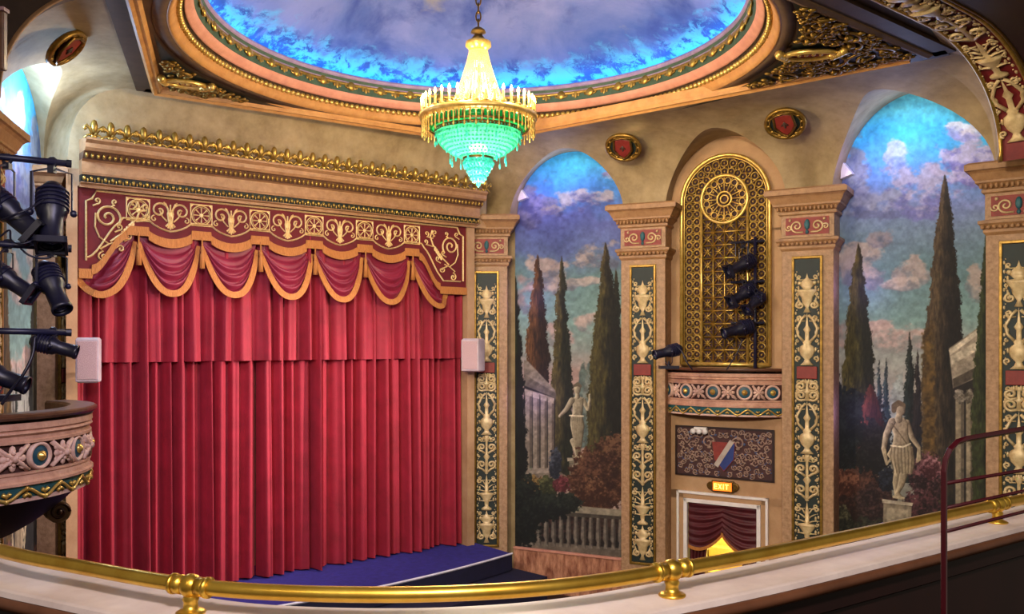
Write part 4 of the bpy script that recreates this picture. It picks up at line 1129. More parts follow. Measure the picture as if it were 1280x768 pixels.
class Canvas:
    def __init__(s,x,y): s.x=x; s.y=y; s.c=np.zeros(x.shape+(3,))
    def lay(s,m,col):
        col=np.asarray(col); m=np.clip(m,0,1)[...,None]; s.c=s.c*(1-m)+col*m
    def grad(s,stops):
        ys=[q[0] for q in stops]; yy=s.y+14*(fbm(s.x/25,s.y/25,3)-.5)*2
        for k in range(3): s.c[...,k]=np.interp(yy,ys,[C(q[1])[k] for q in stops])
    def clouds(s,cx,cy,rx,ry,col,shade,seed,thr=.42,soft=.20):
        d=((s.x-cx)/rx)**2+((s.y-cy)/ry)**2
        n=fbm(s.x/22,s.y/15,seed,6)
        m=ss(thr-.09,thr-.09+soft,n*1.0-.45*(d-.35))
        lit=ss(.35,.75,fbm(s.x/12+.25,s.y/9,seed+5)-.35*(s.y-cy)/ry+.12)
        c_=C(col); c_=c_*.6+.4*c_.mean(); col=C(shade)*(1-lit[...,None])+c_*lit[...,None]; s.lay(m*.9,col)
    def poly(s,pts,col,soft=.6,jit=0,seed=1,var=.25,vs=4):
        x,y=s.x,s.y
        if jit: x=x+jit*(vnoise(s.x/3,s.y/3,seed)-.5)*2; y=y+jit*(vnoise(s.x/3,s.y/3,seed+9)-.5)*2
        ins=np.zeros(x.shape,bool); n=len(pts); dist=np.full(x.shape,1e9)
        for i in range(n):
            (x0,y0),(x1,y1)=pts[i],pts[(i+1)%n]
            c=((y0>y)!=(y1>y))&(x<(x1-x0)*(y-y0)/((y1-y0) if y1!=y0 else 1e-9)+x0); ins^=c
            dx,dy=x1-x0,y1-y0; t=np.clip(((x-x0)*dx+(y-y0)*dy)/(dx*dx+dy*dy+1e-9),0,1); dist=np.minimum(dist,np.hypot(x-x0-t*dx,y-y0-t*dy))
        m=ss(-soft,soft,np.where(ins,dist,-dist))
        f=1+var*(fbm(s.x/vs,s.y/vs,seed+3)-.5)*2
        s.lay(m,np.clip(C(col)*f[...,None],0,1)); return m
    def stroke(s,pts,w,col,var=.2,seed=1):
        dist=np.full(s.x.shape,1e9)
        for i in range(len(pts)-1):
            (x0,y0),(x1,y1)=pts[i][:2],pts[i+1][:2]; dx,dy=x1-x0,y1-y0
            t=np.clip(((s.x-x0)*dx+(s.y-y0)*dy)/(dx*dx+dy*dy+1e-9),0,1); ww=w if not isinstance(w,(list,tuple)) else w[i]+(w[i+1]-w[i])*t
            dist=np.minimum(dist,np.hypot(s.x-x0-t*dx,s.y-y0-t*dy)-ww)
        f=1+var*(fbm(s.x/3,s.y/3,seed)-.5)*2; s.lay(ss(.6,-.6,dist),np.clip(C(col)*f[...,None],0,1))
    def tree(s,cx,top,bot,hw,left,right,seed,tip='7a5a40'):
        t=np.clip((s.y-top)/(bot-top),0,1); L=(bot-top)
        w=hw*np.minimum(1,(np.clip(s.y-top,0,None)/(.62*L))**.72)
        e=s.x-cx+2.0*(vnoise(s.x*0+seed,s.y/9,seed)-.5)*2*np.minimum(1,t*6)
        d=np.abs(e)-w+(fbm(s.x/1.3,s.y/2.2,seed+2)-.5)*6*np.minimum(1,.25+t*5)
        m=ss(.8,-.8,d)*(s.y>top)*(s.y<bot+4)
        k=ss(-.7,.5,e/np.maximum(w,1)+.7*(fbm(s.x/4,s.y/18,seed+4)-.5)*2)
        col=C(left)*(1-k[...,None])+C(right)*k[...,None]
        col=col*(1-.35*np.exp(-t*9)[...,None])+C(tip)*.35*np.exp(-t*9)[...,None]
        col=col*(1+.75*(fbm(s.x/1.6,s.y/7,seed+6)-.5)[...,None]*2*.55)
        s.lay(m,np.clip(col,0,1))
    def bush(s,cx,cy,rx,ry,c1,c2,seed):
        d=((s.x-cx)/rx)**2+((s.y-cy)/ry)**2
        m=ss(.12,-.12,d-1+.9*(fbm(s.x/4,s.y/4,seed)-.5)*2)
        k=ss(.38,.78,fbm(s.x/2.4,s.y/2.4,seed+3,5)*.6+fbm(s.x/8,s.y/8,seed+5,3)*.45-.10*(s.y-cy)/ry)
        g2=C(c2)*.62+.38*C(c2).mean()*.9; s.lay(m*.97,(C(c1)*.8)*(1-k[...,None])+g2*k[...,None])
    def sd_poly(s,pts):
        x,y=s.x,s.y; ins=np.zeros(x.shape,bool); n=len(pts); dist=np.full(x.shape,1e9)
        for i in range(n):
            (x0,y0),(x1,y1)=pts[i],pts[(i+1)%n]
            ins^=((y0>y)!=(y1>y))&(x<(x1-x0)*(y-y0)/((y1-y0) if y1!=y0 else 1e-9)+x0)
            dx,dy=x1-x0,y1-y0; t=np.clip(((x-x0)*dx+(y-y0)*dy)/(dx*dx+dy*dy+1e-9),0,1); dist=np.minimum(dist,np.hypot(x-x0-t*dx,y-y0-t*dy))
        return np.where(ins,dist,-dist)
    def sd_stroke(s,pts,w):
        out=np.full(s.x.shape,-1e9)
        for i in range(len(pts)-1):
            (x0,y0),(x1,y1)=pts[i],pts[i+1]; dx,dy=x1-x0,y1-y0
            t=np.clip(((s.x-x0)*dx+(s.y-y0)*dy)/(dx*dx+dy*dy+1e-9),0,1)
            out=np.maximum(out,(w[i]+(w[i+1]-w[i])*t)-np.hypot(s.x-x0-t*dx,s.y-y0-t*dy))
        return out
    def figure(s,parts,light,dark,sgn=1,r=4.0,seed=3):
        """painted statue: rounded forms modelled from light to dark stone colours"""
        for p in parts:
            d=s.sd_stroke(p[0],p[1]) if len(p)>1 else s.sd_poly(p[0])
            h=np.sqrt(np.clip(1-(1-np.clip(d/r,0,1))**2,0,1))
            gx=np.gradient(h,axis=1)/(np.gradient(s.x,axis=1)+1e-9); gy=np.gradient(h,axis=0)/(np.gradient(s.y,axis=0)-1e-9)
            k=np.clip(.62+sgn*gx*1.5+gy*.5+.5*(fbm(s.x/2,s.y/3,seed)-.5),0,1)[...,None]
            s.lay(ss(-.35,.45,d),C(dark)*(1-k)+C(light)*k)
def paint_left(x,y):
    s=Canvas(x,y)
    s.grad([(180,'5fd0e0'),(205,'58c0e6'),(235,'5a9ad8'),(270,'6f78b0'),(310,'6c7aa4'),(345,'74908f'),(400,'86a29a'),(440,'98a098'),(470,'b0988c'),(520,'a89488')])
    s.clouds(668,255,40,34,'8a86b4','5f628f',11); s.clouds(770,215,28,26,'e8d0d0','9a8fb8',21,.40); s.clouds(735,250,42,18,'c8b4b4','6a6a98',31,.42)
    s.clouds(690,262,22,10,'b8a8a0','7a78a0',33); s.clouds(745,320,42,24,'b8a094','6f7484',41,.42); s.clouds(735,352,36,10,'c8b0a0','84888c',43,.44)
    s.clouds(686,345,36,30,'c4a690','7c7c84',51,.4); s.clouds(655,372,20,30,'b89a8c','7c8088',57,.42); s.clouds(735,400,30,20,'c8a898','8a8c8c',61,.44); s.clouds(690,420,40,20,'c8a090','8a8a88',67,.44)
    s.poly([(716,505),(724,470),(729,452),(733,462),(738,448),(743,470),(748,520),(740,560),(716,560)],'68766e',1.2,1.5,5)
    s.poly([(728,500),(735,455),(740,500),(736,540)],'80887e',1.5,2,6)
    s.tree(672,318,520,15,'6a4a2c','33241c',101); s.tree(702,320,600,14,'5a5230','262a1c',103,'6a5a3c')
    s.tree(770,335,600,12,'2c3220','1c2018',107); s.tree(757,303,610,22,'56502c','20221a',105)
    # temple
    s.poly([(655,450),(660,452),(694,488),(695,494),(655,470)],'8a8072'); s.poly([(655,468),(695,492),(695,500),(655,484)],'6e6658')
    s.poly([(655,482),(694,498),(694,590),(655,596)],'2e2a26')
    for i,(cx,w) in enumerate(((660.5,4.2),(670,4.0),(679.5,3.8),(688.5,3.6))):
        s.poly([(cx-w,490+i*3),(cx+w,492+i*3),(cx+w,592),(cx-w,594)],'938878',.8,0,i+3,.2,3); s.poly([(cx+w*.35,490+i*3),(cx+w,492+i*3),(cx+w,592),(cx+w*.35,594)],'6a6054',.8)
        s.poly([(cx-w-1,486+i*3),(cx+w+1,489+i*3),(cx+w,496+i*3),(cx-w,494+i*3)],'a89c88',.6)
        s.poly([(cx-w-1.5,585),(cx+w+1.5,586),(cx+w+1.5,594),(cx-w-1.5,594)],'9a8f80',.6)
    s.poly([(652,594),(700,590),(712,598),(712,606),(652,604)],'7c7264'); s.poly([(655,603),(712,603),(716,612),(655,612)],'5c5248')
    s.tree(644,345,655,14,'34401e','14170f',109,'4a5030')
    s.bush(664,612,18,18,'6a5024','b08a3c',201); s.bush(684,612,12,16,'3c4424','76783c',203); s.bush(702,606,11,11,'6a2c30','b04a54',205); s.bush(694,580,8,20,'2c3440','566070',207)
    # statue on its pedestal
    T=lambda P:[(620+a/2.953,450+b/2.953) for a,b in P]; w=lambda *q:[a/2.953 for a in q]
    s.poly(T([(262,362),(342,360),(340,373),(264,375)]),'aaa28c'); s.poly(T([(270,375),(335,373),(331,456),(272,458)]),'857d6a'); s.poly(T([(280,388),(325,386),(323,442),(282,444)]),'9a927e')
    s.figure([(T([(322,150),(340,182),(347,150),(346,130)]),w(9,8,6,5)),(T([(284,300),(300,350)]),w(11,6)),
      (T([(276,205),(320,205),(327,245),(320,300),(310,352),(293,352),(286,300),(274,240)]),),
      (T([(280,142),(300,134),(324,140),(322,175),(318,208),(280,208),(284,180)]),),
      (T([(280,150),(260,183),(236,208)]),w(11,9,6)),(T([(300,122),(301,136)]),w(7,9)),(T([(300,106),(301,114)]),w(13,11))],'c6bc9e','564f3e',1,5.0)
    for k in range(6): s.stroke(T([(279+k*7.5,214),(286+k*6,285),(297+k*2.5,348)]),.4,'857b62')
    s.stroke(T([(272,206),(322,208)]),.9,'ddd2b4'); s.stroke(T([(290,96),(302,90),(312,98)]),w(5,7,5),'6e6450'); s.stroke(T([(286,356),(320,358)]),w(5,5),'b4aa8e')
    s.bush(748,600,38,44,'4a2818','8c5630',211); s.bush(765,570,22,26,'4a2a18','94623a',213); s.bush(736,618,22,20,'54301c','a06c40',215)
    # balustrade
    s.poly([(700,634),(778,640),(778,700),(640,700),(640,660)],'1c1a18')
    s.bush(690,660,40,20,'241a18','6a3a2c',217); s.bush(750,665,36,18,'2a1c16','5c3a28',219)
    s.poly([(640,674),(778,686),(778,716),(636,716)],'6c6458',.8,0,5,.35,12)
    for k in range(13):
        cx=664+k*9.3; y0=640+(cx-700)*.05; s.poly([(cx-1.6,y0),(cx+1.6,y0),(cx+2.6,y0+16),(cx+3.2,y0+32),(cx+1.6,y0+36),(cx+2.8,y0+44),(cx-2.8,y0+44),(cx-1.6,y0+36),(cx-3.2,y0+32),(cx-2.6,y0+16)],'7e766a',.7); s.poly([(cx+.6,y0),(cx+1.6,y0),(cx+3.2,y0+32),(cx+2.8,y0+44),(cx+1,y0+40)],'504a42',.8)
    s.poly([(716,632),(778,638),(778,647),(712,642)],'98907c',.7,0,3,.2,5); s.poly([(700,640),(778,646),(778,650),(700,645)],'4e483e')
    s.bush(655,640,24,44,'0e1612','2a3824',221); s.bush(686,634,30,18,'101a16','30402a',223); s.bush(712,628,16,12,'14201a','384630',225); s.bush(645,668,10,22,'0c120e','28301e',227)
    return s.c
def paint_right(x,y):
    s=Canvas(x,y)
    s.grad([(110,'86dcc8'),(135,'78d8da'),(165,'52bfea'),(210,'6aa2d8'),(255,'8896c0'),(290,'7e92a4'),(340,'728e90'),(400,'86a29c'),(440,'a0a49c'),(480,'a8a498'),(560,'8c8c80')])
    s.clouds(1215,205,52,48,'c6b4dc','867ebc',12,.36); s.clouds(1150,235,55,40,'b4a8c8','7c7cac',22,.40); s.clouds(1205,165,30,16,'e8e6f4','a4a8d8',23,.42); s.clouds(1120,195,22,26,'b4c0dc','8a9cc8',25,.44)
    s.clouds(1058,215,30,60,'8c94a8','646c90',32,.38); s.clouds(1095,255,50,22,'9aa0bc','747a9c',34); s.clouds(1075,330,36,40,'c0a898','7c8088',42,.40); s.clouds(1100,300,22,18,'988c94','74788c',44)
    s.clouds(1140,345,30,30,'b8a294','80868a',52,.41); s.clouds(1130,355,34,10,'ccb4a0','8c8c8c',53,.43); s.clouds(1225,355,20,26,'b8a090','788084',54); s.clouds(1120,420,60,26,'d0a898','94948f',62,.42); s.clouds(1055,420,20,30,'c49a8c','8c8c88',64,.42)
    s.poly([(1108,560),(1112,500),(1118,478),(1122,470),(1128,466),(1130,500),(1135,560)],'9ca29a',1.4,2,5)
    for q in ((1099,450,560,4.5,1),(1108,448,560,4.5,2)): s.tree(q[0],q[1],q[2],q[3],'44565a','2c3c42',130+q[4])
    s.tree(1047,456,560,9,'2c3840','1c242c',133); s.tree(1137,415,600,9,'2e3a34','1c2624',135); s.tree(1147,437,600,7,'34302e','24242a',136)
    s.tree(1073,304,560,20,'5c5630','26281e',131); s.tree(1181,218,650,29,'5c4e38','25221c',132,'74604e')
    s.poly([(1153,420),(1166,400),(1170,560),(1155,620)],'63502c',3,3,8,.5,5)
    s.poly([(1030,640),(1260,620),(1260,780),(1030,780)],'26281e',4,3,9,.6,6)
    # temple at right
    s.poly([(1186,436),(1222,410),(1230,420),(1226,470),(1192,492)],'a09684',.8,0,4,.3,6); s.poly([(1188,446),(1226,424),(1226,436),(1190,456)],'c2b8a2'); s.poly([(1186,438),(1222,412),(1226,416),(1188,444)],'cac0aa',.6); s.poly([(1191,474),(1226,456),(1226,468),(1192,486)],'5c5448')
    s.poly([(1191,486),(1226,470),(1226,640),(1192,640)],'2c2824')
    for cx,w in ((1199.5,5.2),(1212,4.4)):
        s.poly([(cx-w,496),(cx+w,494),(cx+w,640),(cx-w,640)],'948a74',.8,0,3,.25,4); s.poly([(cx+w*.3,496),(cx+w,494),(cx+w,640),(cx+w*.3,640)],'665e50',.8)
        s.bush(cx,496,w+1.5,9,'6c6454','b0a48c',233)
    s.tree(1233,288,665,19,'3e4626','181c14',137,'505434')
    s.bush(1075,560,36,70,'14181a','2c3430',241); s.tree(1088,480,570,18,'6e4034','40221c',138,'7e4c3c'); s.bush(1092,560,22,36,'1a1a18','34322a',243); s.bush(1060,530,18,46,'14201e','2c3c34',245)
    s.bush(1070,622,42,34,'3a2018','7c4830',247); s.bush(1056,604,20,16,'5a3020','b06a44',249); s.bush(1095,630,26,26,'301c1a','6a4238',251); s.bush(1045,650,22,18,'2a2a18','7c764c',253)
    s.bush(1160,600,22,34,'301a1c','9c5c60',255); s.bush(1165,585,14,14,'5a2c30','c8848a',257); s.bush(1150,640,26,26,'281416','7c3c40',259); s.bush(1108,600,10,16,'161c28','303c50',261); s.bush(1200,655,30,18,'1c1612','4a3024',263); s.bush(1080,690,60,40,'1a1c14','4c4c30',265); s.bush(1190,690,70,44,'1c1a14','48382a',267)
    T=lambda P:[(1030+a/3.341,440+b/3.341) for a,b in P]; w=lambda *q:[a/3.341 for a in q]
    s.poly(T([(242,615),(372,632),(368,645),(244,632)]),'b8ae98'); s.poly(T([(248,634),(366,646),(362,760),(246,760)]),'8a806c'); s.poly(T([(262,652),(350,660),(348,760),(260,760)]),'9c927c')
    s.figure([(T([(346,296),(368,360),(398,402),(392,452)]),w(13,11,8,7)),(T([(312,490),(300,545),(302,602)]),w(18,14,7)),(T([(338,490),(322,555),(306,590),(325,612)]),w(19,14,9,7)),
      (T([(284,390),(356,382),(372,400),(380,470),(368,512),(330,508),(298,500),(282,455),(262,430)]),),
      (T([(276,286),(300,272),(336,276),(352,298),(352,340),(360,388),(284,396),(292,350),(282,320)]),),
      (T([(284,292),(260,345),(250,405),(262,462)]),w(16,13,11,7)),(T([(314,262),(312,282)]),w(13,16)),(T([(318,232),(320,248)]),w(24,19))],'ccbe9e','564b3a',1,5.5)
    for k in range(7): s.stroke(T([(284+k*13,392),(278+k*15,440),(292+k*12,506)]),.5,'6c604a')
    s.stroke(T([(284,300),(318,345),(348,388)]),.7,'6c604a'); s.stroke(T([(280,392),(330,398),(360,384)]),1.0,'e0d4b4'); s.stroke(T([(252,410),(262,470),(276,450)]),w(6,5,4),'b4a686'); s.stroke(T([(396,402),(400,450),(388,460)]),w(6,5,4),'b0a284')
    s.stroke(T([(292,246),(294,226),(312,214),(332,222)]),w(10,12,12,8),'6e5f48'); s.stroke(T([(292,606),(332,612)]),w(6,5),'c0b292')
    return s.c
def mural(bay, name, painter, label, NU, NV_, z0, u0=None, u1=None, xf=None):
    u0=bay.u0-.04 if u0 is None else u0; u1=bay.u1+.04 if u1 is None else u1
    us=np.linspace(u0,u1,NU); k=np.sqrt(np.clip(1-((us-bay.c)/(bay.h*1.0))**2,0,1))
    top=CAP-.02+bay.back*k+.01
    vv=np.linspace(0,1,NV_)
    Z=z0+(top-z0)[None,:]*vv[:,None]
    px_=bay.A.x+bay.d.x*us+bay.nin.x*(bay.deep-.012); py_=bay.A.y+bay.d.y*us+bay.nin.y*(bay.deep-.012)
    X=np.broadcast_to(px_,Z.shape); Y=np.broadcast_to(py_,Z.shape)
    if xf is None: cx=640+FOC*X/Y; cy=HY-FOC*(Z-EYE)/Y
    else: cx,cy=xf(np.broadcast_to((us-u0)/(u1-u0),Z.shape),Z)
    col=painter(cx,cy)
    col=np.clip(col*(1+.16*(fbm(cx/5,cy/5,77,5)-.5)[...,None]*2),0,1)**1.22
    lin=np.where(col<=.04045,col/12.92,((col+.055)/1.055)**2.4)
    me=bpy.data.meshes.new(name); nV=NU*NV_
    me.vertices.add(nV); o0=np.array([bay_back(bay,bay.c,0).x,bay_back(bay,bay.c,0).y,z0])
    me.vertices.foreach_set('co',(np.stack([X,Y,Z],-1)-o0).reshape(-1).astype(np.float32))
    idx=np.arange(nV).reshape(NV_,NU); q=np.stack([idx[:-1,:-1],idx[:-1,1:],idx[1:,1:],idx[1:,:-1]],-1).reshape(-1,4)
    me.loops.add(q.size); me.loops.foreach_set('vertex_index',q.reshape(-1).astype(np.int32))
    me.polygons.add(len(q)); me.polygons.foreach_set('loop_start',np.arange(0,q.size,4,dtype=np.int32)); me.polygons.foreach_set('loop_total',np.full(len(q),4,dtype=np.int32))
    me.update(calc_edges=True)
    a=me.color_attributes.new('paint','FLOAT_COLOR','POINT')
    a.data.foreach_set('color',np.concatenate([lin,np.ones(Z.shape+(1,))],-1).reshape(-1).astype(np.float32))
    me.materials.append(PAINT); o=bpy.data.objects.new(name,me); COL.objects.link(o); o.location=o0
    return tag(o,label,'mural')
Q=1.5
mural(bay1,'painted_mural',paint_left,'arched mural of cypresses, balustrade and long-robed statue between two pilasters',int(150*Q),int(560*Q),.84)
mural(bay2,'painted_mural',paint_right,'arched mural of tall cypresses and short-skirted statue at the right',int(210*Q),int(560*Q),.84)
mural(bayL,'painted_mural',paint_right,'sliver of arched sky and cypress mural behind the spotlights on the left wall',110,420,.84,
      xf=lambda u,z:(1240-200*u,115+(9.2-z)/8.36*550))
# marble dado under the two murals, with a thin ledge
for b_,lab in ((bay1,'rose marble dado below the robed statue mural'),(bay2,'rose marble dado below the short-skirted statue mural'),(bayL,'rose marble dado below the left wall mural')):
    t=thing('marble_dado',lab,'dado',(bay_back(b_,b_.c,0).x,bay_back(b_,b_.c,0).y,0),math.atan2(b_.d.y,b_.d.x))
    MB().box(-b_.h-.05,b_.h+.05,-.06,-.015,0,.80).build('slab',MARB,t)
    MB().box(-b_.h-.05,b_.h+.05,-.09,-.015,.80,.845).build('ledge',PINKM,t,bevel=.008)
# lamps hidden at the left spring of each mural arch
def arch_lamp(bay,u,z,label,col,power,front):
    k=arch_f(u-bay.c,bay.h)
    p=bay_back(bay,u,z)-bay.nin*front
    t=thing('arch_lamp',label,'lamp',p,math.atan2(bay.d.y,bay.d.x),group=None)
    b=MB(); b.add([(0,0,-.16),(.2,0,-.1),(.02,0,.14),(0,.18,-.16),(.2,.18,-.1),(.02,.18,.14)],[(0,1,2),(5,4,3),(0,3,4,1),(1,4,5,2),(2,5,3,0)]); b.build('reflector',WHITE,t,bevel=.006)
arch_lamp(bay1,bay1.u0+.07,CAP+.50,'white wedge lamp at the left of the robed statue mural arch','',0,.12)
arch_lamp(bay2,bay2.u0+.03,CAP+.36,'white wedge lamp at the left of the right hand mural arch','',0,.12)
# ------------------------------------------------------------------ chandelier
K=11.5/FOC
def zc_(y): return (HY-y)*K+EYE
CH=thing('chandelier','lit crystal chandelier with candle ring and green glass bowl','chandelier',(DC.x,DC.y,0))
b=MB(); z=zc_(36)
i=0
while z<10.2:
    pts=[(.032*math.cos(2*PI*k/10)*(1 if i%2 else 0),.032*math.cos(2*PI*k/10)*(0 if i%2 else 1),z+.055+.07*math.sin(2*PI*k/10)) for k in range(10)]
    b.tube(pts,.011,5,closed=True); z+=.105; i+=1
b.build('chain',BRONZE,CH,smooth=True)
def cl(prof,m,nm,seg=32,par=CH):
    b=MB(); b.lathe([(r,zc_(y)) for r,y in prof],seg=seg); return b.build(nm,m,par,smooth=True)
cl([(.0,34),(.05,35),(.09,38),(.10,41),(.05,43),(.06,45),(.085,48),(.05,51),(.05,54),(0,54)],BRONZE,'top_knob')
cl([(.03,49),(.10,50),(.165,53),(.17,58),(.13,61),(.125,64),(.03,64)],GOLDB,'crown')
b=MB(); ns=36
for k in range(ns):
    a=2*PI*k/ns
    for j in range(30):
        t=j/29; y=63+t*78; r=.11+.02*t+.25*t**1.6+.02*math.sin(t*PI)
        b.ball((r*math.cos(a),r*math.sin(a),zc_(y)),.017,5,3)
b.build('crystal_strands',CRYS,CH,smooth=False)
b=MB(); b.lathe([(.03,zc_(64)),(.03,zc_(150))],seg=8); b.build('stem',GOLDB,CH)
BULB=emit('warm bulb','ffd27a',30); b=MB()
for (y,r) in ((80,.05),(95,.06),(110,.08)):
    for k in range(3): b.ball((r*math.cos(2.1*k),r*math.sin(2.1*k),zc_(y)),.035,8,6,(1,1,1.4))
b.build('inner_bulbs',BULB,CH,smooth=True)
RR=.735
cl([(RR-.05,146),(RR+.03,145),(RR+.03,150),(RR-.02,153),(RR-.06,150),(RR-.05,146)],GOLDB,'candle_ring',64)
cl([(.34,139),(.36,138),(.36,142),(.34,143),(.34,139)],GOLDB,'strand_ring',40)
b=MB()
for k in range(12):
    a=2*PI*k/12; b.tube([(.03*math.cos(a),.03*math.sin(a),zc_(142)),(.4*math.cos(a),.4*math.sin(a),zc_(144)),((RR-.03)*math.cos(a),(RR-.03)*math.sin(a),zc_(148))],.012,5)
b.build('ring_spokes',GOLDB,CH,smooth=True)
# candles: sleeve, drip pan and flame bulb
b=MB(); b.lathe([(0,0),(.016,0),(.016,.14),(0,.14)],seg=8); cs=b.build('candle',CANDLE,CH,smooth=True)
b=MB(); b.lathe([(0,-.03),(.02,-.03),(.012,-.015),(.034,0),(.036,.012),(0,.012)],seg=8); cpan=b.build('drip_pan',GOLDB,cs,smooth=True)
FL=emit('candle flame bulb','ffcf6a',20); b=MB(); b.lathe([(0,.14),(.016,.155),(.019,.175),(.010,.205),(0,.225)],seg=8); cfl=b.build('flame_bulb',FL,cs,smooth=True)
NC=40
for k in range(NC):
    a=2*PI*k/NC; p=(RR*math.cos(a),RR*math.sin(a),zc_(144))
    if k==0: c=cs
    else:
        c=cs.copy(); COL.objects.link(c)
        for ch in (cpan,cfl):
            d=ch.copy(); COL.objects.link(d); d.parent=c
    c.location=p
b=MB()
for k in range(64):
    a=2*PI*k/64; r=RR+.0; L=.15 if k%2 else .20
    z=zc_(151); b.tube([(r*math.cos(a),r*math.sin(a),z),(r*math.cos(a),r*math.sin(a),z-L)],.008,4)
    b.ball((r*math.cos(a),r*math.sin(a),z-L),.018,5,4,(.8,.8,1.6)); b.ball((r*math.cos(a),r*math.sin(a),z-.04),.016,5,3)
b.build('gilt_pendants',GOLDB,CH,smooth=True)
cl([(.36,150),(.60,151),(.655,152),(.655,160),(.60,162)],GREEND,'green_band',48)
b=MB()
for k in range(48):
    a=2*PI*k/48; b.box(0,0,0,0,0,0) if False else b.tube([(.66*math.cos(a),.66*math.sin(a),zc_(151)),(.655*math.cos(a),.655*math.sin(a),zc_(161))],.010,4)
b.lathe([(.655,zc_(160)),(.672,zc_(161)),(.655,zc_(162.5))],seg=48); b.build('band_beading',BRONZE,CH,smooth=True)
cl([(.60,162),(.565,163),(.56,168),(.53,176),(.46,184),(.36,191),(.24,196),(.19,198)],GREENG,'glass_bowl',48)
b=MB()
for (r,y,n_) in ((.568,165,72),(.552,170,70),(.53,175,66),(.498,179.5,62),(.46,183.5,58),(.41,187,52),(.36,190.5,46),(.30,193,38),(.24,195.6,30)):
    for k in range(n_):
        a=2*PI*(k+.5*(int(y)%2))/n_; b.ball((r*math.cos(a),r*math.sin(a),zc_(y+.6)),.016,5,4)
b.build('bowl_beads',GREENG,CH)
cl([(.565,162),(.58,164),(.575,167),(.56,167)],BRONZE,'bowl_rim',48)
cl([(.20,196),(.205,198),(.20,199.5),(.18,200)],BRONZE,'tier_collar',32)
cl([(.19,199),(.192,207),(.155,209),(.14,210)],TEALG,'upper_tier',32)
cl([(.14,209),(.142,216),(.11,218),(.09,219)],TEALG,'middle_tier',28)
cl([(.09,218),(.092,223),(.06,226),(.025,229),(.03,231),(0,235)],TEALG,'lower_tier',24)
b=MB(); rnd=random.Random(2)
for (y,r,n_) in ((205,.195,26),(209,.18,24),(214,.145,20),(218,.12,16),(223,.095,12),(226,.07,10)):
    for k in range(n_):
        a=2*PI*k/n_; b.ball((r*math.cos(a),r*math.sin(a),zc_(y)),.017,5,4,(1,1,1.6))
b.build('tier_crystals',TEALG,CH)
b=MB(); b.tube([(0,0,0),(0,0,-.07)],.004,4); b.ball((0,0,-.085),.017,6,4,(.8,.8,1.7)); dr=b.build('crystal_drop',TEALG,CH)
spots=[(.565,167,2*PI*k/28,.7+.45*(k%3)) for k in range(28)]+[(.37,191,2*PI*k/12+.2,1.5) for k in range(12)]
for i,(r,y,a,sc) in enumerate(spots):
    o=dr if i==0 else dr.copy()
    if i: COL.objects.link(o)
    o.location=(r*math.cos(a),r*math.sin(a),zc_(y)); o.scale=(1,1,sc)
b=MB()
for k in range(6): b.ball((.28*math.cos(k*1.047),.28*math.sin(k*1.047),zc_(170)),.04,8,6)
b.ball((0,0,zc_(203)),.04,8,6); b.ball((0,0,zc_(213)),.03,8,6)
b.build('bowl_bulbs',emit('bowl bulb','d8ffe8',3),CH,smooth=True)

# ------------------------------------------------------------------ stage lights
def align(d):
    d=Vector(d).normalized(); z=d; x=Vector((0,0,1)).cross(z)
    if x.length<1e-4: x=Vector((1,0,0))
    x.normalize(); y=z.cross(x)
    return Matrix((x,y,z)).transposed().to_4x4()
def stage_light(label,p,aim,s=1.0,hang=.28,group=None,square=True,up=False):
    """p: where the clamp grips the pipe (or the base stands); aim: direction of the beam"""
    t=thing('stage_spotlight',label,'spotlight',p,group=group)
    c=Vector((0,0,(hang if up else -hang)*s)); A=align(aim); A.translation=c
    b=MB(); b.m=A
    b.lathe([(0,-.26*s),(.05*s,-.25*s),(.09*s,-.20*s),(.105*s,-.12*s),(.105*s,.02*s),(.08*s,.06*s),(.08*s,.24*s),(.088*s,.25*s),(.088*s,.28*s),(.075*s,.28*s)],seg=18); bo=b.build('housing',BLACK,t,smooth=True)
    b=MB(); b.m=A
    for k in range(5): b.lathe([(.106*s,(-.18+.035*k)*s),(.118*s,(-.175+.035*k)*s),(.118*s,(-.165+.035*k)*s),(.106*s,(-.16+.035*k)*s)],seg=18)
    b.build('cooling_fins',PIPE,bo)
    b=MB(); b.m=A
    if square:
        w=.11*s
        b.box(-w,w,-w,w,.26*s,.285*s) if False else None
        for q in ((-w,-w+.02*s,-w,w),(w-.02*s,w,-w,w),(-w,w,-w,-w+.02*s),(-w,w,w-.02*s,w)): b.box(q[0],q[1],q[2],q[3],.25*s,.30*s)
        b.build('gel_frame',BLACK,t)
    b=MB(); b.m=A; b.lathe([(0,.262*s),(.05*s,.255*s),(.075*s,.24*s)],seg=16); b.build('lens',LENS,t,smooth=True)
    # yoke
    b=MB(); xax=A.to_3x3()@Vector((1,0,0)); w=.135*s; sg=-1 if up else 1
    top=Vector((0,0,(.05 if not up else .02)*s*(-1 if not up else 1)))
    b.tube([c+xax*w,c+xax*w+Vector((0,0,sg*(hang-.08)*s)),top+xax*w*.2,top-xax*w*.2,c-xax*w+Vector((0,0,sg*(hang-.08)*s)),c-xax*w],.014*s,6,.5)
    b.build('yoke',BLACK,t)
    b=MB()
    for sx in (-1,1): b=MB(); b.ball(c+xax*w*1.08*sx,.028*s,8,5); b.build('yoke_knob',PIPE,t,smooth=True)
    b=MB()
    if not up:
        b.tube([(.035*math.cos(q),0,.0+.035*math.sin(q)) for q in [2*PI*k/10 for k in range(10)]],.012,5,closed=True); b.box(-.025,.025,-.025,.025,-.08*s,-.03)
        b.build('clamp',BLACK,t)
    else:
        b.box(-.16*s,.16*s,-.12*s,.12*s,-.03,.02); b.tube([(0,0,.0),(0,0,.10*s)],.018,6); b.build('base_plate',BLACK,t)
    return t
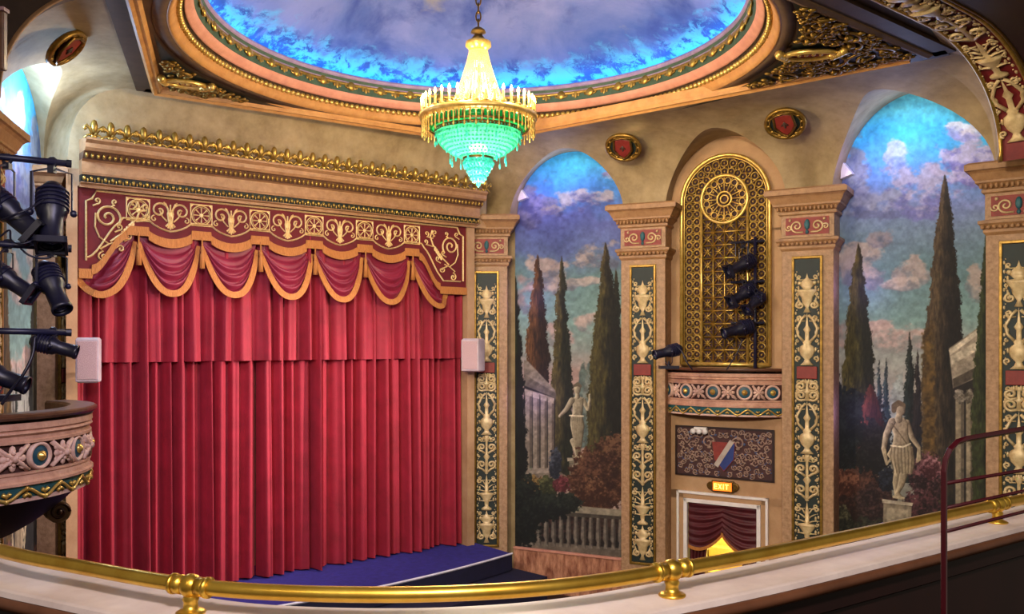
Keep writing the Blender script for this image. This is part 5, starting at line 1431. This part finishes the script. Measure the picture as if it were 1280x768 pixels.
def cable(label,pts,r=.012):
    o=Vector(pts[0]); b=MB(); b.tube([q-o for q in catmull(pts,8)],r,6)
    c=b.build('power_cable',BLACK,None,smooth=True); c.location=o; return tag(c,label,'cable')
# left rig: three pipes on a mast in the left balcony
def pipe_pt(px,py): Y=6.77+.23*px/88; return at(px,py,Y)
def pipe(y0,y1,label):
    p,q=pipe_pt(-60,y0-(y1-y0)*60/88),pipe_pt(88,y1); b=MB(); b.tube([Vector((0,0,0)),q-p],.026,10); 
    t=thing('lighting_pipe',label,'pipe',p); b.build('tube',PIPE,t,smooth=True)
    b=MB(); d=(q-p).normalized(); b.tube([q-p-d*.03,q-p+d*.008],.031,10); b.build('end_cap',BLACK,t); return t
pipe(196,205,'topmost of three dark horizontal lighting pipes at the left edge')
pipe(305,311,'middle of three dark horizontal lighting pipes at the left edge')
pipe(414,416,'lowest of three dark horizontal lighting pipes at the left edge, above the box rim')
m0=pipe_pt(-50,430); m0.z=EYE-1.15
t=thing('lighting_mast','dark upright mast carrying the lighting pipes left of the frame','mast',m0)
b=MB(); b.tube([(0,0,.05),(0,0,3.0)],.03,10); b.build('post',PIPE,t,smooth=True); b=MB(); b.lathe([(0,0),(.3,0),(.3,.03),(.04,.06),(0,.06)],seg=20); b.build('base',BLACK,t)
G='spotlights on the left lighting pipes'
stage_light('spotlight under the top left pipe, leftmost, pointing down right with square front',pipe_pt(9,199),(.72,.1,-.62),.98,.40,G)
stage_light('spotlight under the right end of the top left pipe, turned downward',pipe_pt(65,203),(.16,-.35,-.95),1.05,.38,G)
stage_light('spotlight under the middle left pipe, leftmost, pointing right',pipe_pt(9,306),(.75,.1,-.5),.78,.34,G)
stage_light('spotlight under the right end of the middle left pipe, tilted to lower right',pipe_pt(65,310),(.45,-.3,-.70),.9,.33,G,square=False)
stage_light('spotlight clamped under the lowest left pipe, pointing right',pipe_pt(66,416),(.93,.25,-.28),.66,.16,G,square=False)
stage_light('spotlight standing low at the left edge above the box rim',at(-4,497,7.0),(.9,.15,-.33),.86,.2,G,square=False,up=True)
cable('black cable looping below the top left pipe between two spotlights',[at(0,296,6.8),at(12,288,6.8),at(14,300,6.75),at(26,305,6.7),at(42,300,6.75),at(56,288,6.9)],.008)
cable('black cable hanging between the top pipe spotlights at left',[at(2,275,6.7),at(20,268,6.65),at(38,260,6.7),at(54,250,6.8)],.008)
cable('black cable sagging under the middle left pipe',[at(26,311,6.75),at(36,319,6.75),at(50,323,6.8),at(64,322,6.85)],.008)
cable('black cable from the lowest pipe spotlight down to the box rim at left',[at(44,420,6.8),at(40,446,6.75),at(28,470,6.7),at(14,488,6.7),at(2,506,6.7)],.012)
# right rig on the niche balcony
RY=bayN_y(944).y-.16
mp_=at(944,460,RY); mp_.z=EYE-1.22
t=thing('lighting_mast','dark upright mast with short cross bars in front of the gilded grille','mast',mp_)
H_=at(944,296,RY).z-mp_.z
b=MB(); b.tube([(0,0,.04),(0,0,H_)],.03,10); b.build('post',PIPE,t,smooth=True)
b=MB()
dd=Vector((.86,-.51,0))
for y in (302,352,404): 
    zz=at(944,y,RY).z-mp_.z; b.tube([-dd*.42+Vector((0,0,zz)),dd*.16+Vector((0,0,zz))],.024,8)
for k in range(4):
    q=-dd*(.34-.11*k); z1=at(944,302,RY).z-mp_.z; b.tube([q+Vector((0,0,z1)),q+Vector((0,0,z1-.24))],.012,5)
b.build('cross_bars',BLACK,t)
b=MB(); b.lathe([(0,0),(.12,0),(.12,.03),(.04,.06),(0,.06)],seg=20); b.build('base',BLACK,t)
G2='spotlights on the mast before the gilded grille'
def rp(px,py,dy=-.08): return at(px,py,RY+dy)
stage_light('topmost spotlight on the mast before the gilded grille, aimed left',rp(929,304),(-.86,-.2,-.42),1.1,.33,G2)
stage_light('spotlight second from top on the grille mast, aimed left and down',rp(930,353),(-.8,-.25,-.5),1.05,.18,G2)
stage_light('spotlight third from top on the grille mast, tucked beneath the second',rp(945,364,-.2),(-.7,-.4,-.58),.9,.2,G2)
stage_light('lowest spotlight on the mast before the gilded grille, long barrel aimed left',rp(925,403),(-.92,-.2,-.26),1.15,.1,G2,square=False)
stage_light('small spotlight standing on the left end of the right box balcony rim',at(836,459,14.55),(-.93,-.25,-.22),.95,.27,None,square=False,up=True)
cable('black cable from the rim spotlight down to the right box balcony',[at(846,433,14.5),at(853,441,14.45),at(858,452,14.4),at(866,463,14.4)],.012)
cable('black cable hanging before the grille onto the right balcony rim',[at(928,425,13.9),at(922,440,13.9),at(915,452,13.95),at(908,463,14.0)],.010)

# ------------------------------------------------------------------ balcony front in the foreground
RZ=EYE-1.05; PZ=EYE-1.17
def fp(px,py,h=1.05): Y=FOC*h/(py-HY); return Vector(((px-640)*Y/FOC,Y,0))
ctrl=[fp(-160,641),fp(-60,671),fp(20,694),fp(100,709),fp(225,731),fp(340,741),fp(500,744),fp(640,738.5),fp(745,728),fp(840,713),fp(930,697),fp(1020,679),fp(1150,652),fp(1246,631),fp(1340,612)]
path=catmull(ctrl,8)
# smooth the path lightly
for _ in range(6): path=[path[0]]+[(path[i-1]+path[i]*2+path[i+1])/4 for i in range(1,len(path)-1)]+[path[-1]]
sw=[]
for i,p in enumerate(path):
    d=(path[min(i+1,len(path)-1)]-path[max(i-1,0)]).normalized(); sw.append(((p.x,p.y),(-d.y,d.x)))   # outward = towards the stage
t=thing('balcony_parapet','curved cream marble balcony parapet with dark panelling in the foreground','parapet',(path[60].x,path[60].y,0))
T0=Matrix.Translation((-path[60].x,-path[60].y,0))
def psweep(prof,m,nm,sm_=True):
    b=MB(); b.m=T0; b.sweep(prof,sw); o=b.build(nm,m,t)
    if sm_:
        for q in o.data.polygons: q.use_smooth=True
    return o
psweep([(-.155,PZ-.03),(-.15,PZ-.005),(-.13,PZ),(.21,PZ),(.24,PZ-.01),(.25,PZ-.04),(.25,PZ-.07),(-.155,PZ-.07)],CREAM,'coping',False)
psweep([(-.16,PZ-.03),(-.175,PZ-.035),(-.185,PZ-.055),(-.175,PZ-.085),(-.14,PZ-.09),(-.14,PZ-.03)],LIPW,'timber_nosing')
psweep([(-.13,PZ-.07),(-.12,PZ-.2),(-.09,PZ-.22),(-.09,0),(.2,0),(.22,PZ-.07)],WOODD,'panelling',False)
t=thing('brass_rail','long curved polished brass rail with ball jointed posts on the parapet','rail',(path[60].x,path[60].y,RZ))
b=MB(); b.m=Matrix.Translation((-path[60].x,-path[60].y,0)); b.tube([(p.x,p.y,0) for p in path],.034,16); b.build('rail_tube',BRASS,t,smooth=True)
def post(px):
    i=min(range(len(path)),key=lambda k:abs(px_of(Vector((path[k].x,path[k].y,RZ)))[0]-px)); p=path[i]
    d=(path[i+1]-path[i-1]).normalized(); o=p-path[60]
    b=MB(); b.m=Matrix.Translation((o.x,o.y,0)); b.ball((0,0,0),.052,16,10)
    b.lathe([(0,PZ-RZ),(.062,PZ-RZ),(.064,PZ-RZ+.008),(.05,PZ-RZ+.016),(.032,PZ-RZ+.022),(.03,PZ-RZ+.05),(.036,PZ-RZ+.062),(.03,PZ-RZ+.075),(.03,0)],seg=20)
    for s_ in (-1,1): b.tube([d*(.04*s_),d*(.095*s_)],.042,16); b.tube([d*(.085*s_),d*(.1*s_)],.046,16)
    b.build('rail_post',BRASS,t,smooth=True)
for px in (231,838,1246): post(px)
struct(MB().box(-6,8,-3,2.6,2.6,2.7).build('floor_balcony',WOODD))
# maroon guard rail at right
hp=at(1180,0,3.0); 
t=thing('guard_rail','maroon metal guard rail with round bars in the right foreground','railing',(hp.x,hp.y,2.7))
def gq(px,py,Y=None):
    Y=3.0+.30*(px-1183)/97 if Y is None else Y
    return at(px,py,Y)-Vector((hp.x,hp.y,2.7))
P=[Vector((gq(1180,600).x,gq(1180,600).y,0)),gq(1180,640),gq(1180,590),gq(1182,575),gq(1187,563),gq(1196,553),gq(1208,549),gq(1280,536.5),gq(1400,516)]
b=MB(); b.tube(P,.0125,4,1.0,up=(0.0,.3,.05)); b.build('bent_post',MAROON,t,bevel=.003)
for (ya,yb_) in ((605,588),(636,614),(665.5,640)):
    q=gq(1180,ya); r_=gq(1280,yb_); b=MB(); b.tube([q,q+(r_-q)*2.2],.0065,8); b.build('round_bar',MAROON,t,smooth=True)

# ------------------------------------------------------------------ light
def light(kind,name,loc,energy,color,size=.1,aim=None,spot=None,blend=.5):
    l=bpy.data.lights.new(name,kind); l.energy=energy; l.color=color
    if kind=='AREA': l.size=size
    else: l.shadow_soft_size=size
    if spot: l.spot_size=spot; l.spot_blend=blend
    o=bpy.data.objects.new(name,l); COL.objects.link(o); o.location=loc
    if aim is not None:
        d=Vector(aim)-Vector(loc); o.rotation_euler=d.to_track_quat('-Z','Y').to_euler()
    return o
WARM=(1,.80,.55); WHITEL=(1,.92,.84)
light('POINT','chandelier_glow',(DC.x,DC.y,zc_(112)),110,(1,.78,.45),.15)
for k in range(6):
    a=2*PI*(k+.25)/6; light('POINT','candle_glow',(DC.x+.8*math.cos(a),DC.y+.8*math.sin(a),zc_(112)),70,(1,.78,.45),.08)
light('POINT','chandelier_low',(DC.x,DC.y,zc_(262)),330,(1,.82,.6),.3)
# fill spots added out of view, high up, standing for no known lamp
light('SPOT','fill_curtain',(3.0,4.0,8.2),1500,(1,.86,.80),.5,aim=S(-.3,0,3.2),spot=R(52),blend=.9)
light('SPOT','fill_wall',(-3.2,-.5,8.0),5200,(1,.86,.66),.5,aim=(3.6,14.5,5.2),spot=R(62),blend=.9)
light('SPOT','fill_rail',(.3,-.8,8.0),1700,(1,.85,.85),.4,aim=(.4,4.2,3.6),spot=R(110),blend=.9)
# violet arch washes beside the wedge lamps
for b_,e in ((bay1,20),(bay2,26)):
    p=bay_back(b_,b_.c-.1,CAP+.62)-b_.nin*.52; light('POINT','arch_wash',p,e,(.50,.58,1),.25); [light('POINT','reveal_wash',bay_back(b_,b_.u0+.42,CAP+dz)-b_.nin*.38,6,(.42,.32,1),.05) for dz in (.35,-1.6,-3.6)]
p=bay_back(bayL,bayL.c,CAP+.55)-bayL.nin*.35; light('POINT','arch_wash',p,110,(.55,.72,1),.1)
light('POINT','passage_lamp',fr_m@Vector(((xl+xr)/2,.55,1.9)),110,(1,.93,.6),.1)
# the spotlights on the two rigs, trained on the curtain
for (p,a_,e) in ((at(905,318,13.6),S(-1.2,0,3.6),2100),(at(905,372,13.6),S(1.0,0,3.4),1500),(at(890,420,13.6),S(-2.6,0,3.6),2100)):
    light('SPOT','rig_beam',p,e,(1,.80,.78),.08,aim=a_,spot=R(48),blend=.9)
light('SPOT','rig_beam',at(60,300,7.2),420,(.8,.7,1),.08,aim=S(0,0,3.8),spot=R(60),blend=.9)
light('SPOT','left_box_fill',(-.3,3.5,7.5),420,(.72,.66,1),.15,aim=(-4.3,7.0,4.6),spot=R(50),blend=.9)  # bluish fill added for the left box and its spotlights, not a rig lamp
light('AREA','stage_side_wash',S(-3.0,3.2,7.0),60,(.75,.6,1),.5,aim=S(1,0,3))
w=bpy.data.worlds.new('house'); scene.world=w; w.use_nodes=True; bg=w.node_tree.nodes['Background']; bg.inputs[0].default_value=(1,.82,.66,1); bg.inputs[1].default_value=.17
# ------------------------------------------------------------------ camera
cd=bpy.data.cameras.new('camera'); cam=bpy.data.objects.new('camera',cd); COL.objects.link(cam); scene.camera=cam
cam.location=(0,0,EYE); cam.rotation_euler=(PI/2,0,0); cd.sensor_width=36; cd.lens=36*FOC/1280
cd.shift_y=(HY-384)/1280; cd.clip_start=.05; cd.clip_end=100
scene.view_settings.view_transform='Standard'; scene.view_settings.look='None'; scene.view_settings.exposure=0; scene.view_settings.gamma=1; scene.view_settings.use_curve_mapping=False
